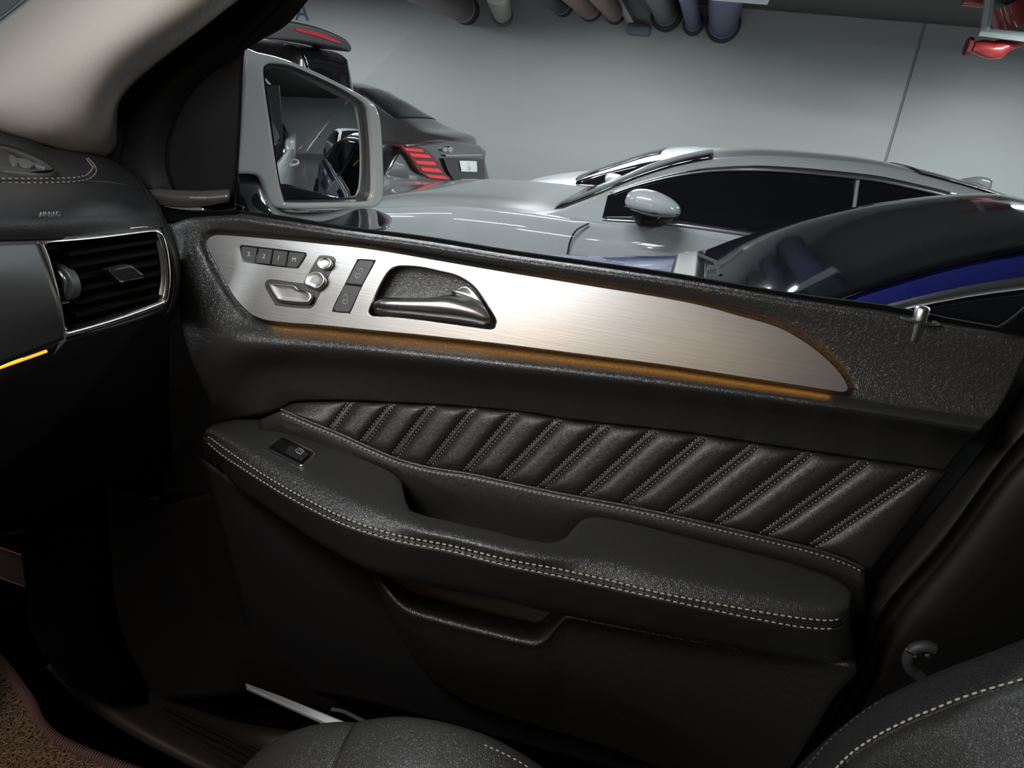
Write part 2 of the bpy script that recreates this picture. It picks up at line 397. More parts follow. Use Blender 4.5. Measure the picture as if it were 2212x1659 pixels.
# ------------------------------------------------------------------ cars outside
def make_car(label, Y0, W, top, belt, pmat, side=None, glass_x=None, ws=None, rw=None, x_front=None, x_back=None, head=None,
             wheels=(), gl=TINT, name='car', cat_='car', vlo=5.12, vhi=5.86, cut=(), tail=True):
    """top: [(X,Z)] centre-line silhouette, belt: [(X,Z)] shoulder line; near flank at Y0"""
    T = fx(top); B = fx(belt); xa, xb = top[0][0], top[-1][0]; mid = (xa+xb)/2; half = (xb-xa)/2
    def sec(x):
        q = abs(x-mid)/half; e = .02*q*q+.42*max(0, q-.72)**2*9*W/1.8*.6
        zt = T(x); zb = min(B(x), zt-.02); k = max(0, min(1, (zt-zb-.06)/.36))
        tm = .05+.24*k
        pts = [(e+.10, .20), (e+.03, .34), (e, .60), (e+.015, max(.62, zb-.16)), (e+.045, zb-.015), (e+.075, zb+.012*k),
               (e+.075+tm, zt-.035-.03*k), (e+.075+tm+.13, zt-.012-.006*k), (e+.075+tm+.34, zt-.002), (W/2, zt)]
        return pts
    def surf(x, v, off=0):
        p = sec(x); m_ = v > 9
        if m_: v = 18-v
        i = min(int(v), 8); t = v-i
        a, b, c, d = p[max(i-1, 0)], p[i], p[i+1], p[min(i+2, 9)]
        f = lambda k: .5*((2*b[k])+(c[k]-a[k])*t+(2*a[k]-5*b[k]+4*c[k]-d[k])*t*t+(3*b[k]-a[k]-3*c[k]+d[k])*t**3)
        y, z = f(0), f(1)
        if m_: y = W-y
        return V((x, Y0+y, z))
    def osurf(x, v, off):
        e = .01; a = surf(x, v); du = surf(x+e, v)-surf(x-e, v); dv = surf(x, v+.02)-surf(x, v-.02)
        n = du.cross(dv)
        n = n.normalized() if n.length > 1e-9 else V((0, -1, 0))
        c = V((mid, Y0+W/2, .6))
        if n.dot(a-c) < 0: n = -n
        return a+n*off
    t = thing(name, (mid, Y0+W/2, 0), label, cat_)
    nx = 90; xs = [xa+(xb-xa)*(.5-.5*math.cos(math.pi*i/(nx-1))) for i in range(nx)]
    vsamp = [i/4 for i in range(0, 73)]
    rows = [[surf(x, v) for v in vsamp] for x in xs]
    nc = len(vsamp); vs = [p for r in rows for p in r]; fs = gridfaces(nx, nc)
    fs.append(tuple(range(nc))[::-1]); fs.append(tuple(range((nx-1)*nc, nx*nc)))
    mk('car_body', vs, fs, pmat, t, ang=50)
    mk('underbody', [V((x, y, z)) for x in (xa+.3, xb-.3) for y in (Y0+.15, Y0+W-.15) for z in (.15, .35)],
       [(0, 1, 3, 2), (4, 6, 7, 5), (0, 4, 5, 1), (2, 3, 7, 6), (0, 2, 6, 4), (1, 5, 7, 3)], DARK, t)
    def patch(nm, x0, x1, v0, v1, mt, off=.006, nxp=40, nvp=10, mirror=False):
        R = []
        for i in range(nxp):
            x = x0+(x1-x0)*i/(nxp-1)
            va = v0(x) if callable(v0) else v0; vb = v1(x) if callable(v1) else v1
            if mirror: va, vb = 18-va, 18-vb
            R.append([osurf(x, va+(vb-va)*k/(nvp-1), off) for k in range(nvp)])
        return rows_mesh(nm, R, mt, t, thick=.004)
    for sd in (False, True):
        if side:
            segs = side if isinstance(side[0], tuple) else [side]
            for (x0, x1) in segs: patch('side_window', x0, x1, vlo, vhi, gl, mirror=sd)
            patch('window_trim', segs[0][0], segs[-1][1], vhi, vhi+.09, CHROME, mirror=sd, off=.009, nvp=3)
            patch('window_trim', segs[0][0], segs[-1][1], vlo-.08, vlo, CHROME, mirror=sd, off=.009, nvp=3)
    if ws: patch('windscreen', ws[0], ws[1], 6.35, 18-6.35, gl, nvp=20)
    if rw: patch('rear_window', rw[0], rw[1], 6.4, 18-6.4, gl, nvp=20)
    if head:
        for sd in (False, True): patch('headlight', head[0], head[1], 3.3, 4.6, mat('lamp_lens', (.5, .52, .55), .05, .3), mirror=sd, nxp=12)
    for wx in wheels:
        for yy, sgn in ((Y0-.005, 1), (Y0+W+.005, -1)):
            arch = cyl('wheel_arch', (wx, yy+.002*sgn, .36), (wx, yy+.1*sgn, .36), .40, DARK, t, 32)
            wl = cyl('wheel', (wx, yy-.012*sgn, .34), (wx, yy+.22*sgn, .34), .34, RUB, t, 32, bev=.02)
            cyl('rim', (wx, yy-.018*sgn, .34), (wx, yy+.1*sgn, .34), .23, CHROME, wl, 10, bev=.02)
    if tail:
        for sd in (False, True): patch('tail_light', xb-.16, xb-.03, 3.2, 4.3, mat('red_lens', (.25, .01, .015), .1), mirror=sd, nxp=8)
    return t, patch, osurf
def pxz(pts, Y): return [((q := PY(a, b, Y)).x, q.z) for a, b in pts]

# silver sedan parked alongside
SIL = paint('silver_white_paint', (.38, .39, .395), .3)
Ys = 3.9
top = pxz([(835, 406), (950, 399), (1050, 402), (1150, 410), (1235, 419)], 4.75)
top = [(-3.05, .52), (-3.0, .68), (-2.85, .80), (-2.58, .90)]+[(x, z) for x, z in top if x > -2.5]
roof = pxz([(1310, 397), (1400, 361), (1480, 338), (1560, 325), (1650, 322), (1750, 328), (1850, 338), (1950, 358), (2050, 384), (2140, 413)], 4.75)
wsx = (top[-1][0], roof[3][0])
top = top+roof
xe = top[-1][0]
top += [(xe+.25, top[-1][1]-.09), (xe+.45, top[-1][1]-.14), (xe+.62, .86), (xe+.66, .55)]
belt = pxz([(830, 448), (1008, 446), (1141, 460), (1290, 480), (1460, 497), (1620, 522)], 3.95)
belt = [(-3.05, .45), (-2.8, .74)]+belt+[(xe+.3, .98), (xe+.66, .5)]
belt = sorted(belt)
b0 = PY(1290, 480, 3.95).x; b1 = PY(2085, 420, 4.15).x
bs = PY(1855, 420, 4.1).x
silver, spatch, sos = make_car('silver white sedan with black side glass parked alongside the open window view', Ys, 1.85, top, belt, SIL,
    side=((b0+.02, bs-.01), (bs+.01, b1)), ws=(wsx[0]+.03, wsx[1]-.05), rw=(roof[7][0], roof[9][0]+.1), wheels=(PY(950, 560, Ys).x, xe-.35), head=(-2.95, -2.7))
tube('door_seam', cat([PY(1272, 482, Ys+.03), PY(1245, 497, Ys+.005), PY(1232, 520, Ys), PY(1226, 548, Ys-.002), PY(1222, 580, Ys)], 6), .005, DARK, silver)
# its wing mirror
def wing(t, px0, px1, pyt, pym, pyb, Y, mt):
    c = PY((px0+px1)/2, (pyt+pym)/2, Y-.08); s = Y/1600
    a = (px1-px0)/2*s; h = (pym-pyt)*s
    bm = bmesh.new(); bmesh.ops.create_uvsphere(bm, u_segments=28, v_segments=16, radius=1)
    for v in bm.verts:
        x, y, z = v.co
        x = math.copysign(abs(x)**.75, x); z = math.copysign(abs(z)**.8, z)
        zz = z*h*.75 if z > 0 else z*h*.45
        zz *= 1-.28*max(0, x)
        v.co = V((x*a, y*.09, zz-x*.012))
    bmesh.ops.translate(bm, verts=bm.verts, vec=c)
    me = bpy.data.meshes.new('wing_mirror'); bm.to_mesh(me); bm.free()
    o = link('wing_mirror', me, mt, t)
    base = PY((px0+px1)/2-10*a, pyb, Y)
    tube('mirror_foot', [c+V((-a*.5, .0, -h*.45)), c+V((-a*.4, .09, -h*.85)), c+V((a*.3, .10, -h*.75)), c+V((a*.6, 0, -h*.4))], .03, DARK, o, 8)
    tube('mirror_seam', [c+V((-a*.97, -.05, -h*.12)), c+V((0, -.095, -h*.18)), c+V((a*.95, -.04, -h*.16))], .004, DARK, o, 5)
    return o
wing(silver, 1350, 1470, 424, 468, 485, Ys+.02, SIL)
# red sticker inside its windscreen
frs = Fr(PY(1550, 348, 4.2), (1, 0, .35), (0, .3, 1))
fin = PY(2105, 395, 4.75)
fo = loft('roof_fin', [[fin+V((-.13, 0, -.01)), fin+V((0, -.012, .0)), fin+V((.09, -.014, -.03))], [fin+V((-.13, 0, -.01)), fin+V((0, 0, .035)), fin+V((.085, 0, .03))],
     [fin+V((-.13, 0, -.01)), fin+V((0, .012, .0)), fin+V((.09, .014, -.03))]], SIL, silver, nu=14)
stk = solid('windscreen_sticker', Fr(PY(1500, 344, 4.42), CR, CU), [(1478, 348), (1516, 337), (1520, 342), (1480, 353)], -.002, .002, RED, silver, bevel=.0005, sm=0)

# white coupe beyond it
WHI = paint('white_paint', (.72, .74, .74), .3)
top = pxz([(1095, 400), (1150, 388), (1210, 379), (1262, 374), (1310, 358), (1360, 342), (1410, 327), (1460, 319), (1510, 318), (1580, 324)], 7.0)
tx = top[0][0]
xe = top[-1][0]
wtop = [(tx-.25, .5), (tx-.2, .75)]+top+[(xe+.5, top[-1][1]-.07), (xe+1.0, top[-1][1]-.22), (xe+1.45, .98), (xe+1.5, .55)]
wbelt = [(tx-.25, .45), (tx, .78), (top[3][0], .92), (xe, .95), (xe+1.5, .5)]
white, wp_, wo_ = make_car('white coupe partly hidden behind the silver sedan', 6.2, 1.8, wtop, wbelt, WHI, side=(top[3][0]+.05, xe+.8), ws=(top[3][0]+.03, top[7][0]-.1),
    rw=(xe+.4, xe+.9), wheels=(tx+.5, xe+1.0))
wing(white, 1306, 1362, 382, 402, 412, 6.2, WHI)

# black sedan seen from behind
BLK = paint('black_paint', (.022, .020, .020), .22)
Yb = 7.2; XR = -2.66
top = pxz([(600, 168), (700, 166), (770, 183), (820, 207), (875, 243), (930, 275), (985, 300)], 8.0)
xs_ = [x for x, z in top]
btop = [(top[0][0]-2.6, .55), (top[0][0]-2.5, .8), (top[0][0]-1.3, 1.0), (top[0][0]-.5, 1.3)]+[(x, z) for x, z in top if x < XR-.1]
btop += [(XR-.02, 1.08), (XR, 1.03), (XR+.03, .7), (XR+.06, .45)]
bbelt = [(btop[0][0], .5), (btop[0][0]+.8, .82), (top[1][0], .98), (XR-.6, 1.02), (XR-.1, 1.0), (XR+.06, .4)]
black, bpat, bos = make_car('black sedan seen from behind with red tail lights and white number plate', Yb, 1.85, btop, bbelt, BLK,
    side=(top[0][0]-.6, top[4][0]-.1), rw=(top[2][0]+.1, top[4][0]+.1), ws=(top[0][0]-1.3, top[0][0]-.5), wheels=(btop[0][0]+.8, XR-.9), tail=False)
frr = Fr((XR+.10, 8.0, .8), (0, 1, 0), (0, 0, 1))
REDL = mat('lit_red_lens', (.35, .008, .015), .08, emis=((1, .02, .03), .35))
tl_ = solid('tail_light', frr, [(868, 318), (895, 315), (922, 322), (946, 345), (962, 372), (976, 388), (955, 390), (930, 384), (905, 372), (888, 345)], -.10, .01, mat('dark_red_lens', (.06, .004, .006), .08), black, bevel=.012)
for seg in ([(872, 319), (912, 322), (916, 328), (878, 325)], [(884, 330), (926, 334), (932, 341), (890, 338)], [(896, 346), (938, 349), (944, 357), (902, 354)],
            [(908, 361), (948, 364), (956, 373), (914, 369)], [(918, 376), (960, 380), (972, 387), (930, 384)]):
    solid('light_bar', frr, seg, .01, .016, REDL, tl_, bevel=.002, sm=0)
solid('boot_recess', frr, [(958, 342), (1046, 343), (1049, 396), (985, 395), (968, 370)], -.09, .0, GLOSSB, black, bevel=.005, sm=0)
pl = solid('number_plate', frr, [(993, 347), (1030, 348), (1031, 371), (997, 370)], .0, .012, mat('plate_white', (.55, .56, .55), .5), black, bevel=.002, sm=0)
text('7 234', frr, 1013, 364, 1030, 364.6, .0125, mat('plate_ink', (.08, .09, .09), .6), pl, 8)
text('12', frr, 1012, 353, 1030, 353.6, .0125, mat('plate_ink2', (.08, .09, .09), .6), pl, 5)
em = solid('boot_emblem', frr, [(970, 318), (975, 316), (979, 321), (976, 329), (971, 328)], -.04, .0, SHINY, black, bevel=.004)
solid('model_badge', frr, [(958, 320), (966, 321), (966, 327), (959, 327)], -.04, .0, CHROME, black, bevel=.003)
solid('chrome_strip', frr, [(962, 334), (1040, 333), (1041, 336), (964, 338)], -.06, .0, CHROME, black, bevel=.003, sm=0)
solid('rear_panel', frr, [(870, 312), (1038, 313), (1049, 345), (1050, 425), (860, 440)], -.12, -.03, BLK, black, bevel=.03, sm=2)

# black tall car, only its roof end and brake light in view
XS = -3.3
sp = pxz([(640, 47), (700, 62), (755, 92)], 5.85)
stop = [(XS-4.6, .6), (XS-4.5, .95), (XS-3.6, 1.15), (XS-2.9, 1.65), (XS-2, 1.8), (XS-1, 1.83), (XS-.3, 1.80), (XS-.12, 1.76), (XS-.02, 1.45), (XS+.06, 1.05), (XS+.1, .5)]
sbelt = [(XS-4.6, .5), (XS-4, .95), (XS-3, 1.1), (XS-.2, 1.15), (XS+.1, .45)]
suv, spat, sos2 = make_car('black tall car behind the wing mirror with red roof brake light', 5.3, 1.85, stop, sbelt, BLK, side=(XS-3.1, XS-.5), rw=(XS-.10, XS+.03), ws=(XS-3.5, XS-2.9), wheels=(XS-3.7, XS-.9), tail=False)
fsp = Fr((XS+.12, 6.2, 1.75), (0, 1, 0), (0, 0, 1))
solid('roof_spoiler', fsp, [(560, 38), (640, 47), (700, 62), (745, 82), (760, 100), (757, 112), (735, 104), (640, 88), (560, 80)], -.35, 0, mat('black_spoiler', (.02, .02, .022), .35), suv, bevel=.02)
solid('brake_light', fsp, [(645, 61), (690, 70), (730, 87), (733, 93), (690, 79), (645, 67)], -.01, .012, mat('brake_red', (.3, .01, .02), .2, emis=((1, .04, .06), .12)), suv, bevel=.003)

# dark blue car close by on the right
BLU = paint('deep_blue_paint', (.012, .016, .14), .2)
Yn = 1.42; Wn = 1.9
btp = [(-1.35, .5), (-1.28, .75), (-.9, .90), (-.3, .99), (.02, 1.045), (.2, 1.145), (.42, 1.265), (.66, 1.365), (.9, 1.43), (1.2, 1.462), (1.7, 1.45), (2.3, 1.35), (2.75, 1.15), (3.1, 1.05), (3.2, .9), (3.25, .5)]
bbl = [(-1.35, .45), (-1.1, .75), (-.3, .93), (.1, .99), (1.2, 1.0), (2.6, 1.03), (3.25, .45)]
blue, blp, blo = make_car('dark blue car with large black windscreen, nearest at the right edge', Yn, Wn, btp, bbl, BLU, side=((.3, 1.15), (1.2, 2.6)), ws=(.06, .92), rw=(2.2, 2.9),
    wheels=(-.55, 2.45), head=(-1.25, -.9))
for s_, k in ((0, .45), (1, .75)):
    a = V((.05, Yn+Wn*k, 1.07)); b = V((.12, Yn+Wn*k-.5, 1.10))
    tube('wiper', [a, (a+b)/2+V((.02, 0, .012)), b], .009, DARK, blue, 6)
# cowl grille under the windscreen
blp('cowl_grille', -.04, .06, 6.4, 18-6.4, mat('cowl_black', (.012, .012, .013), .35), off=.007, nxp=6)

# cars parked further back, seen in the wing mirror
def simple_car(x0, y0, pmat, label, suvish=False):
    h = .25 if suvish else 0
    tp = [(0, .5), (.06, .72), (.6, .86+h*.5), (1.25, .97+h*.5), (1.7, 1.2+h*.6), (2.1, 1.4+h), (2.7, 1.46+h), (3.4, 1.42+h), (3.9, 1.25+h*.9), (4.3, 1.08+h*.6), (4.55, .9), (4.6, .5)]
    bl = [(0, .45), (.3, .75), (1.2, .93+h*.4), (3.8, .98+h*.4), (4.6, .45)]
    return make_car(label, y0, 1.8, [(x0+a, b) for a, b in tp], [(x0+a, b) for a, b in bl], pmat, side=((x0+1.45, x0+2.6), (x0+2.65, x0+3.9)), ws=(x0+1.3, x0+2.05), rw=(x0+3.6, x0+4.1),
                    wheels=(x0+.85, x0+3.75), head=(x0+.1, x0+.5))
simple_car(4.6, 2.3, WHI, 'white car parked behind the blue one, reflected in the wing mirror')
simple_car(5.0, -1.0, BLK, 'black tall car parked behind ours, reflected in the wing mirror', True)
simple_car(8.3, 4.6, SIL, 'silver car at the far end of the garage, reflected in the wing mirror')

# ------------------------------------------------------------------ passenger door
door = thing('passenger_door', (0, .86, .75), 'black leather car door with brushed aluminium trim and quilted insert', 'car door')
AL = math.radians(19)
ptop = PY(1100, 587, .866)
PF = Fr(ptop, (1, 0, 0), (0, math.sin(AL), math.cos(AL)))      # plane of the trim plate front
def pfY(px, py, h=0): return PF.w(px, py, h).y
PLATE = [(449, 540), (445, 525), (451, 512), (465, 506), (485, 506), (540, 510), (620, 517), (700, 525), (769, 532), (850, 544), (1000, 570), (1100, 587), (1250, 611), (1434, 641), (1530, 661), (1602, 681), (1660, 697), (1702, 714), (1740, 737),
         (1769, 758), (1798, 784), (1819, 808), (1833, 833), (1831, 844), (1820, 848), (1796, 845), (1700, 830), (1602, 815), (1434, 789), (1270, 768), (1100, 746), (914, 725), (800, 714), (700, 704), (620, 698), (578, 693), (555, 686), (535, 674), (502, 637), (468, 576)]
RECESS = [(797, 671), (808, 645), (821, 616), (838, 588), (856, 576), (885, 575), (914, 578), (950, 586), (986, 595), (1021, 616), (1047, 650), (1069, 687), (1070, 701), (1060, 710), (1001, 703), (914, 691), (850, 684), (812, 682), (800, 679)]
Pn = np.array([(p.x, p.y) for p in cat([V((a, b, 0)) for a, b in PLATE], 5, True)])
def dist_plate(x, y):
    A = Pn; Bq = np.roll(Pn, -1, 0); d = Bq-A; t = np.clip(((x-A[:, 0])*d[:, 0]+(y-A[:, 1])*d[:, 1])/(d**2).sum(1), 0, 1)
    q = A+d*t[:, None]; dd = np.sqrt((q[:, 0]-x)**2+(q[:, 1]-y)**2).min()
    c = ((A[:, 1] > y) != (Bq[:, 1] > y)) & (x < (Bq[:, 0]-A[:, 0])*(y-A[:, 1])/(Bq[:, 1]-A[:, 1]+1e-9)+A[:, 0])
    return -dd if c.sum() % 2 else dd

k0 = fx([(340, 484), (364, 478), (420, 464), (500, 462), (600, 474), (740, 496), (907, 518), (1100, 549), (1434, 597), (1769, 653), (1907, 672), (2060, 702), (2150, 716), (2240, 735)])
k1 = lambda x: k0(x)+12
k2 = fx([(340, 530), (400, 512), (480, 497), (740, 522), (1100, 577), (1434, 631), (1602, 671), (1850, 735), (2240, 835)])
k3 = fx([(340, 640), (450, 672), (520, 690), (578, 698), (914, 730), (1100, 751), (1434, 793), (1602, 819), (1796, 850), (1850, 862), (2140, 905), (2240, 920)])
k4 = fx([(340, 730), (450, 735), (578, 742), (740, 752), (914, 770), (1100, 790), (1434, 828), (1602, 850), (1850, 885), (2240, 945)])
k5 = fx([(340, 880), (452, 862), (500, 835), (560, 805), (620, 793), (740, 797), (914, 812), (1100, 832), (1434, 865), (1602, 886), (1850, 915), (2240, 985)])
k6 = fx([(340, 940), (452, 918), (560, 897), (607, 884), (634, 871), (668, 868), (735, 867), (868, 872), (935, 875), (1140, 892), (1208, 904), (1411, 927), (1516, 940), (1642, 960), (1751, 976), (1896, 997), (2020, 1015), (2100, 1030), (2240, 1060)])
keys = [k0, k1, k2, k3, k4, k5, k6]
xL = fx([(440, 355), (478, 364), (534, 381), (584, 390), (664, 390), (698, 395), (771, 415), (821, 435), (855, 452), (940, 470)])
xR = fx([(440, 2235), (735, 2225), (800, 2200), (891, 2151), (960, 2085), (1030, 2030), (1100, 1990)])
def keyY(i, x, y):
    if i == 0: return .880
    if i == 1: return .868
    if i == 2: return pfY(x, y)+.006
    if i == 3: return pfY(x, y)+.010
    if i == 4: return .812+max(0, (520-x))*.00015
    if i == 5: return .856-max(0, (520-x))*.00008
    return .892
rows = []
NU = 230; sub = [5, 8, 18, 9, 9, 8]
for seg in range(6):
    for j in range(sub[seg]+(1 if seg == 5 else 0)):
        t = j/sub[seg]; row = []
        for i in range(NU):
            u = i/(NU-1); x = 400+u*1750; y = 600
            for _ in range(5):
                y = keys[seg](x)*(1-t)+keys[seg+1](x)*t; x = xL(y)*(1-u)+xR(y)*u
            ys = [k(x) for k in keys]; Yv = [keyY(q, x, ys[q]) for q in range(7)]
            Y = float(pchip(ys, Yv, y))
            if 430 < x < 1900 and seg in (0, 1, 2, 3):
                d = dist_plate(x, y)
                if d < 12:
                    Y += .009*(1 if d < 6 else (12-d)/6)
            row.append(PY(x, y, Y))
        rows.append(row)
upper = rows_mesh('upper_panel', rows, LEA, door, ang=70)
# front return towards the hinge
ret = [[r[0] for r in rows], [r[0]+V((-.012, .02, 0)) for r in rows], [r[0]+V((-.02, .08, 0)) for r in rows]]
rows_mesh('panel_return', ret, PLAS, door)
# belt seal and shell
bt = [(500, 455), (600, 466), (740, 489), (907, 510), (1100, 541), (1434, 588), (1769, 642), (1907, 659), (2060, 690), (2150, 706), (2240, 724)]
kt = fx(bt); xs = np.linspace(470, 2235, 60)
rows_mesh('window_seal', [[PY(x, k0(x)+3, .879) for x in xs], [PY(x, kt(x)+2, .882) for x in xs], [PY(x, kt(x), .888) for x in xs], [PY(x, kt(x)+4, .892) for x in xs]], mat('seal_rubber', (.004, .004, .004), .9, spec=.1), door)
shell = mk('door_shell', [PY(330, 470, .91), PY(2500, 800, .91), PY(2500, 1500, .91), PY(1650, 1900, .91), PY(500, 1500, .91), PY(420, 1000, .91)], [(0, 1, 2, 3, 4, 5)], DARK, door, thick=.004)
zb_ = PY(1106, 545, .9).z
OUT = paint('own_white_paint', (.50, .51, .50), .3)
loft('outer_skin', [[PY(a, b, .985) for a, b in ((330, 480), (740, 520), (1100, 575), (1769, 680), (2240, 760))], [V((-.62, 1.02, zb_-.12)), V((.3, 1.03, zb_-.12)), V((1.15, 1.03, zb_-.11))],
     [V((-.62, 1.02, zb_-.45)), V((.3, 1.03, zb_-.45)), V((1.15, 1.03, zb_-.45))], [V((-.62, .99, zb_-.8)), V((.3, 1.0, zb_-.8)), V((1.15, 1.0, zb_-.8))]], OUT, door, nu=20)
tube('outer_handle', cat([V((.72, 1.02, zb_-.16)), V((.76, 1.07, zb_-.155)), V((.9, 1.07, zb_-.15)), V((.95, 1.02, zb_-.15))], 5), .012, OUT, door, 8)

# aluminium trim plate
solid('trim_plate', PF, PLATE, -.0045, 0, BRUSH, door, bevel=.0014, holes=[RECESS], res=3)
# recess cup
cx = sum(p[0] for p in RECESS)/len(RECESS); cy = sum(p[1] for p in RECESS)/len(RECESS)
rc = cat([V((a, b, 0)) for a, b in RECESS], 4, True)
def ringp(k, h, dy=0): return [PF.w(cx+(p.x-cx)*k, cy+(p.y-cy)*k+dy, h) for p in rc]
cup = [ringp(1.015, -.001), ringp(1.0, -.004), ringp(.985, -.012), ringp(.95, -.034), ringp(.8, -.042), ringp(.4, -.044), ringp(.02, -.044)]
vs = [p for r in cup for p in r]
mk('handle_cup', vs, gridfaces(len(cup), len(rc), True), mat('cup_brown_black', (.035, .030, .026), .5), door, ang=80)
# handle blade
lo_ = [(803, 675), (830, 681), (880, 685), (930, 690), (980, 695), (1020, 700), (1045, 702), (1058, 696)]
ml_ = [(804, 666), (830, 671), (880, 674), (930, 678), (980, 683), (1020, 687), (1045, 690), (1059, 690)]
mu_ = [(808, 656), (830, 655), (880, 657), (930, 658), (980, 662), (1015, 668), (1040, 676), (1058, 683)]
up_ = [(812, 649), (830, 645), (880, 645), (930, 645), (965, 641), (1000, 645), (1030, 655), (1050, 668)]
sc_ = [(813, 649), (832, 646), (880, 646), (930, 644), (960, 638), (985, 632), (1020, 641), (1044, 658)]
tp_ = [(814, 649), (833, 647), (880, 647), (930, 645), (955, 643), (985, 627), (1007, 617), (1036, 644)]
hh = [(-.016, -.014, -.013, -.012, -.011, -.009, -.007, -.007), (-.008, -.003, -.001, 0, 0, 0, -.001, -.004), (-.004, .003, .005, .006, .006, .004, .001, -.003),
      (-.008, -.002, .0, .001, .0, -.003, -.003, -.004), (-.014, -.010, -.009, -.009, -.010, -.010, -.007, -.006), (-.02, -.02, -.02, -.02, -.018, -.010, -.006, -.008)]
rws = []
for c, h in zip((lo_, ml_, mu_, up_, sc_, tp_), hh): rws.append(cat([PF.w(a, b, q) for (a, b), q in zip(c, h)], 5))
rows_mesh('door_handle', rws, CHROME, door, thick=.0025, sub=4, ang=80)
# memory buttons
MB = [(518, 535), (520, 530), (528, 529), (590, 536), (655, 544), (661, 547), (661, 553), (646, 576), (638, 579), (590, 574), (530, 566), (523, 560)]
mb = solid('memory_panel', PF, MB, -.001, .0008, GLOSSB, door, bevel=.0003)
cell = [[(521, 533), (526, 531.5), (555, 535), (549.5, 566), (531, 564), (525.5, 559)], [(559, 535.5), (588, 539), (582.5, 570), (553.5, 567)],
        [(592, 539.5), (621, 543), (615.5, 574), (586.5, 570.5)], [(625, 543.5), (655, 547), (659, 550), (643.5, 574.5), (638, 577), (619.5, 574.5)]]
cent = [(537, 549), (570, 553), (601.5, 556.5), (635, 560.5)]
for c, (x, y), s in zip(cell, cent, '321M'):
    b = solid('memory_button', PF, c, .0005, .0016, BTN, mb, bevel=.0003, sm=0)
    text(s, PF, x, y, x+30, y+3.4, .0017, PRINT, b if False else mb, 9.5)
# seat control
SC = [(572, 617), (574, 608), (581, 603), (600, 604), (650, 611), (657, 607), (668, 586), (686, 556), (695, 551), (716, 553), (724, 559), (723, 568), (705, 606), (680, 655), (674, 662), (663, 666), (601, 660), (592, 654), (580, 634)]
sc = solid('seat_control', PF, SC, -.001, .0008, GUN, door, bevel=.0004)
K1 = [(577, 614), (585, 611), (632, 615), (645, 624), (669, 631), (675, 640), (671, 650), (660, 654), (604, 649), (592, 640)]
K2 = [(657, 608), (664, 592), (678, 585), (692, 587), (701, 597), (701, 609), (690, 621), (682, 623), (669, 618), (659, 614)]
K3 = [(684, 567), (691, 558), (702, 556), (713, 559), (717, 569), (710, 579), (696, 581), (687, 575)]
def knob(o, h, sh):
    c = (sum(a for a, b in o)/len(o), sum(b for a, b in o)/len(o))
    base = cat([V((a+sh[0], b+sh[1], 0)) for a, b in o], 4, True)
    R = []
    for k, hz, s in ((.93, 0, 0), (.95, h*.5, .25), (1.0, h*.82, .8), (.97, h*.97, 1.0), (.90, h*1.03, 1.0), (.80, h*.98, 1.0), (.4, h*.96, 1), (.01, h*.96, 1)):
        R.append([PF.w(c[0]+(p.x-c[0]-sh[0])*k+sh[0]*(1-s), c[1]+(p.y-c[1]-sh[1])*k+sh[1]*(1-s), hz) for p in base])
    return mk('adjuster_knob', [p for r in R for p in r], gridfaces(len(R), len(base), True), CHROME, sc, ang=80)
knob(K1, .011, (4, 6)); knob(K2, .012, (6, 6)); knob(K3, .010, (4, 4))
# lock buttons
lk = solid('lock_panel', PF, [(769, 565), (775, 559), (806, 561), (809.5, 566), (782, 617), (757, 673), (751, 675.5), (724, 673.5), (718.5, 666), (745, 612)], -.001, .0008, GLOSSB, door, bevel=.0003)
solid('unlock_button', PF, [(771, 566.5), (776, 561), (804, 563), (807, 567), (782, 614.5), (748, 610.5)], .0005, .0014, BTN, lk, bevel=.0003, sm=0)
solid('lock_button', PF, [(744.5, 615), (780, 619.5), (756, 671), (750.5, 673.5), (726, 671.5), (721, 665.5)], .0005, .0014, BTN, lk, bevel=.0003, sm=0)
def icon(cx, cy, op):
    R = 0.00035; h = .0016
    body = [(-5, 2), (5, 2), (5.5, 6), (3, 10), (-1, 11), (-5, 9), (-6, 6), (-5, 2)]
    hook = [(2+op, -1), (4+op, -6), (1+op, -9.5), (-3+op, -8.5), (-4.5+op, -5)]
    for q in (body, hook, [(0, 5), (0, 7)]):
        tube('lock_icon', [PF.w(cx+a, cy+b, h) for a, b in q], R, PRINT, lk, 5)
icon(773, 589, 7); icon(746, 645, 1)

# ambient light guide under the plate
ag = [(582, 694), (620, 697), (700, 703), (914, 724), (1100, 745), (1270, 767), (1434, 788), (1602, 814), (1796, 844)]
gk = cat([PF.w(a, b-3.5, -.0075) for a, b in ag], 8)
tube('ambient_light', gk, .0014, AMBER, door, 6)

# quilted insert
pt = k6
pb = fx([(607, 884), (668, 910), (735, 937), (801, 967), (868, 994), (935, 1011), (1002, 1021), (1100, 1042), (1208, 1065), (1353, 1092), (1462, 1115), (1570, 1140), (1679, 1166), (1769, 1189), (1841, 1215), (1867, 1229), (1900, 1243)])
seams = [((753, 708), (766, 721)), ((842, 775), (855, 788)), ((929, 842), (942, 857)), ((1019, 917), (1032, 929)), ((1108, 997), (1123, 1009)), ((1201, 1073), (1217, 1089)), ((1302, 1158), (1321, 1174)),
         ((1407, 1248), (1425, 1263)), ((1514, 1337), (1530, 1353)), ((1624, 1434), (1642, 1451)), ((1738, 1534), (1758, 1550)), ((1859, 1635), (1881, 1653)), ((1987, 1740), (2007, 1756))]
qi = mk('insert_base', [PY(x, (pt if s == 0 else pb)(x)+(0 if s == 0 else 2), .900-.022*s) for s in (0, 1) for x in list(np.linspace(607, 1867, 40))]+[PY(2040, 1018, .900)],
        gridfaces(2, 40)+[(39, 80, 79)], LEA2, door)
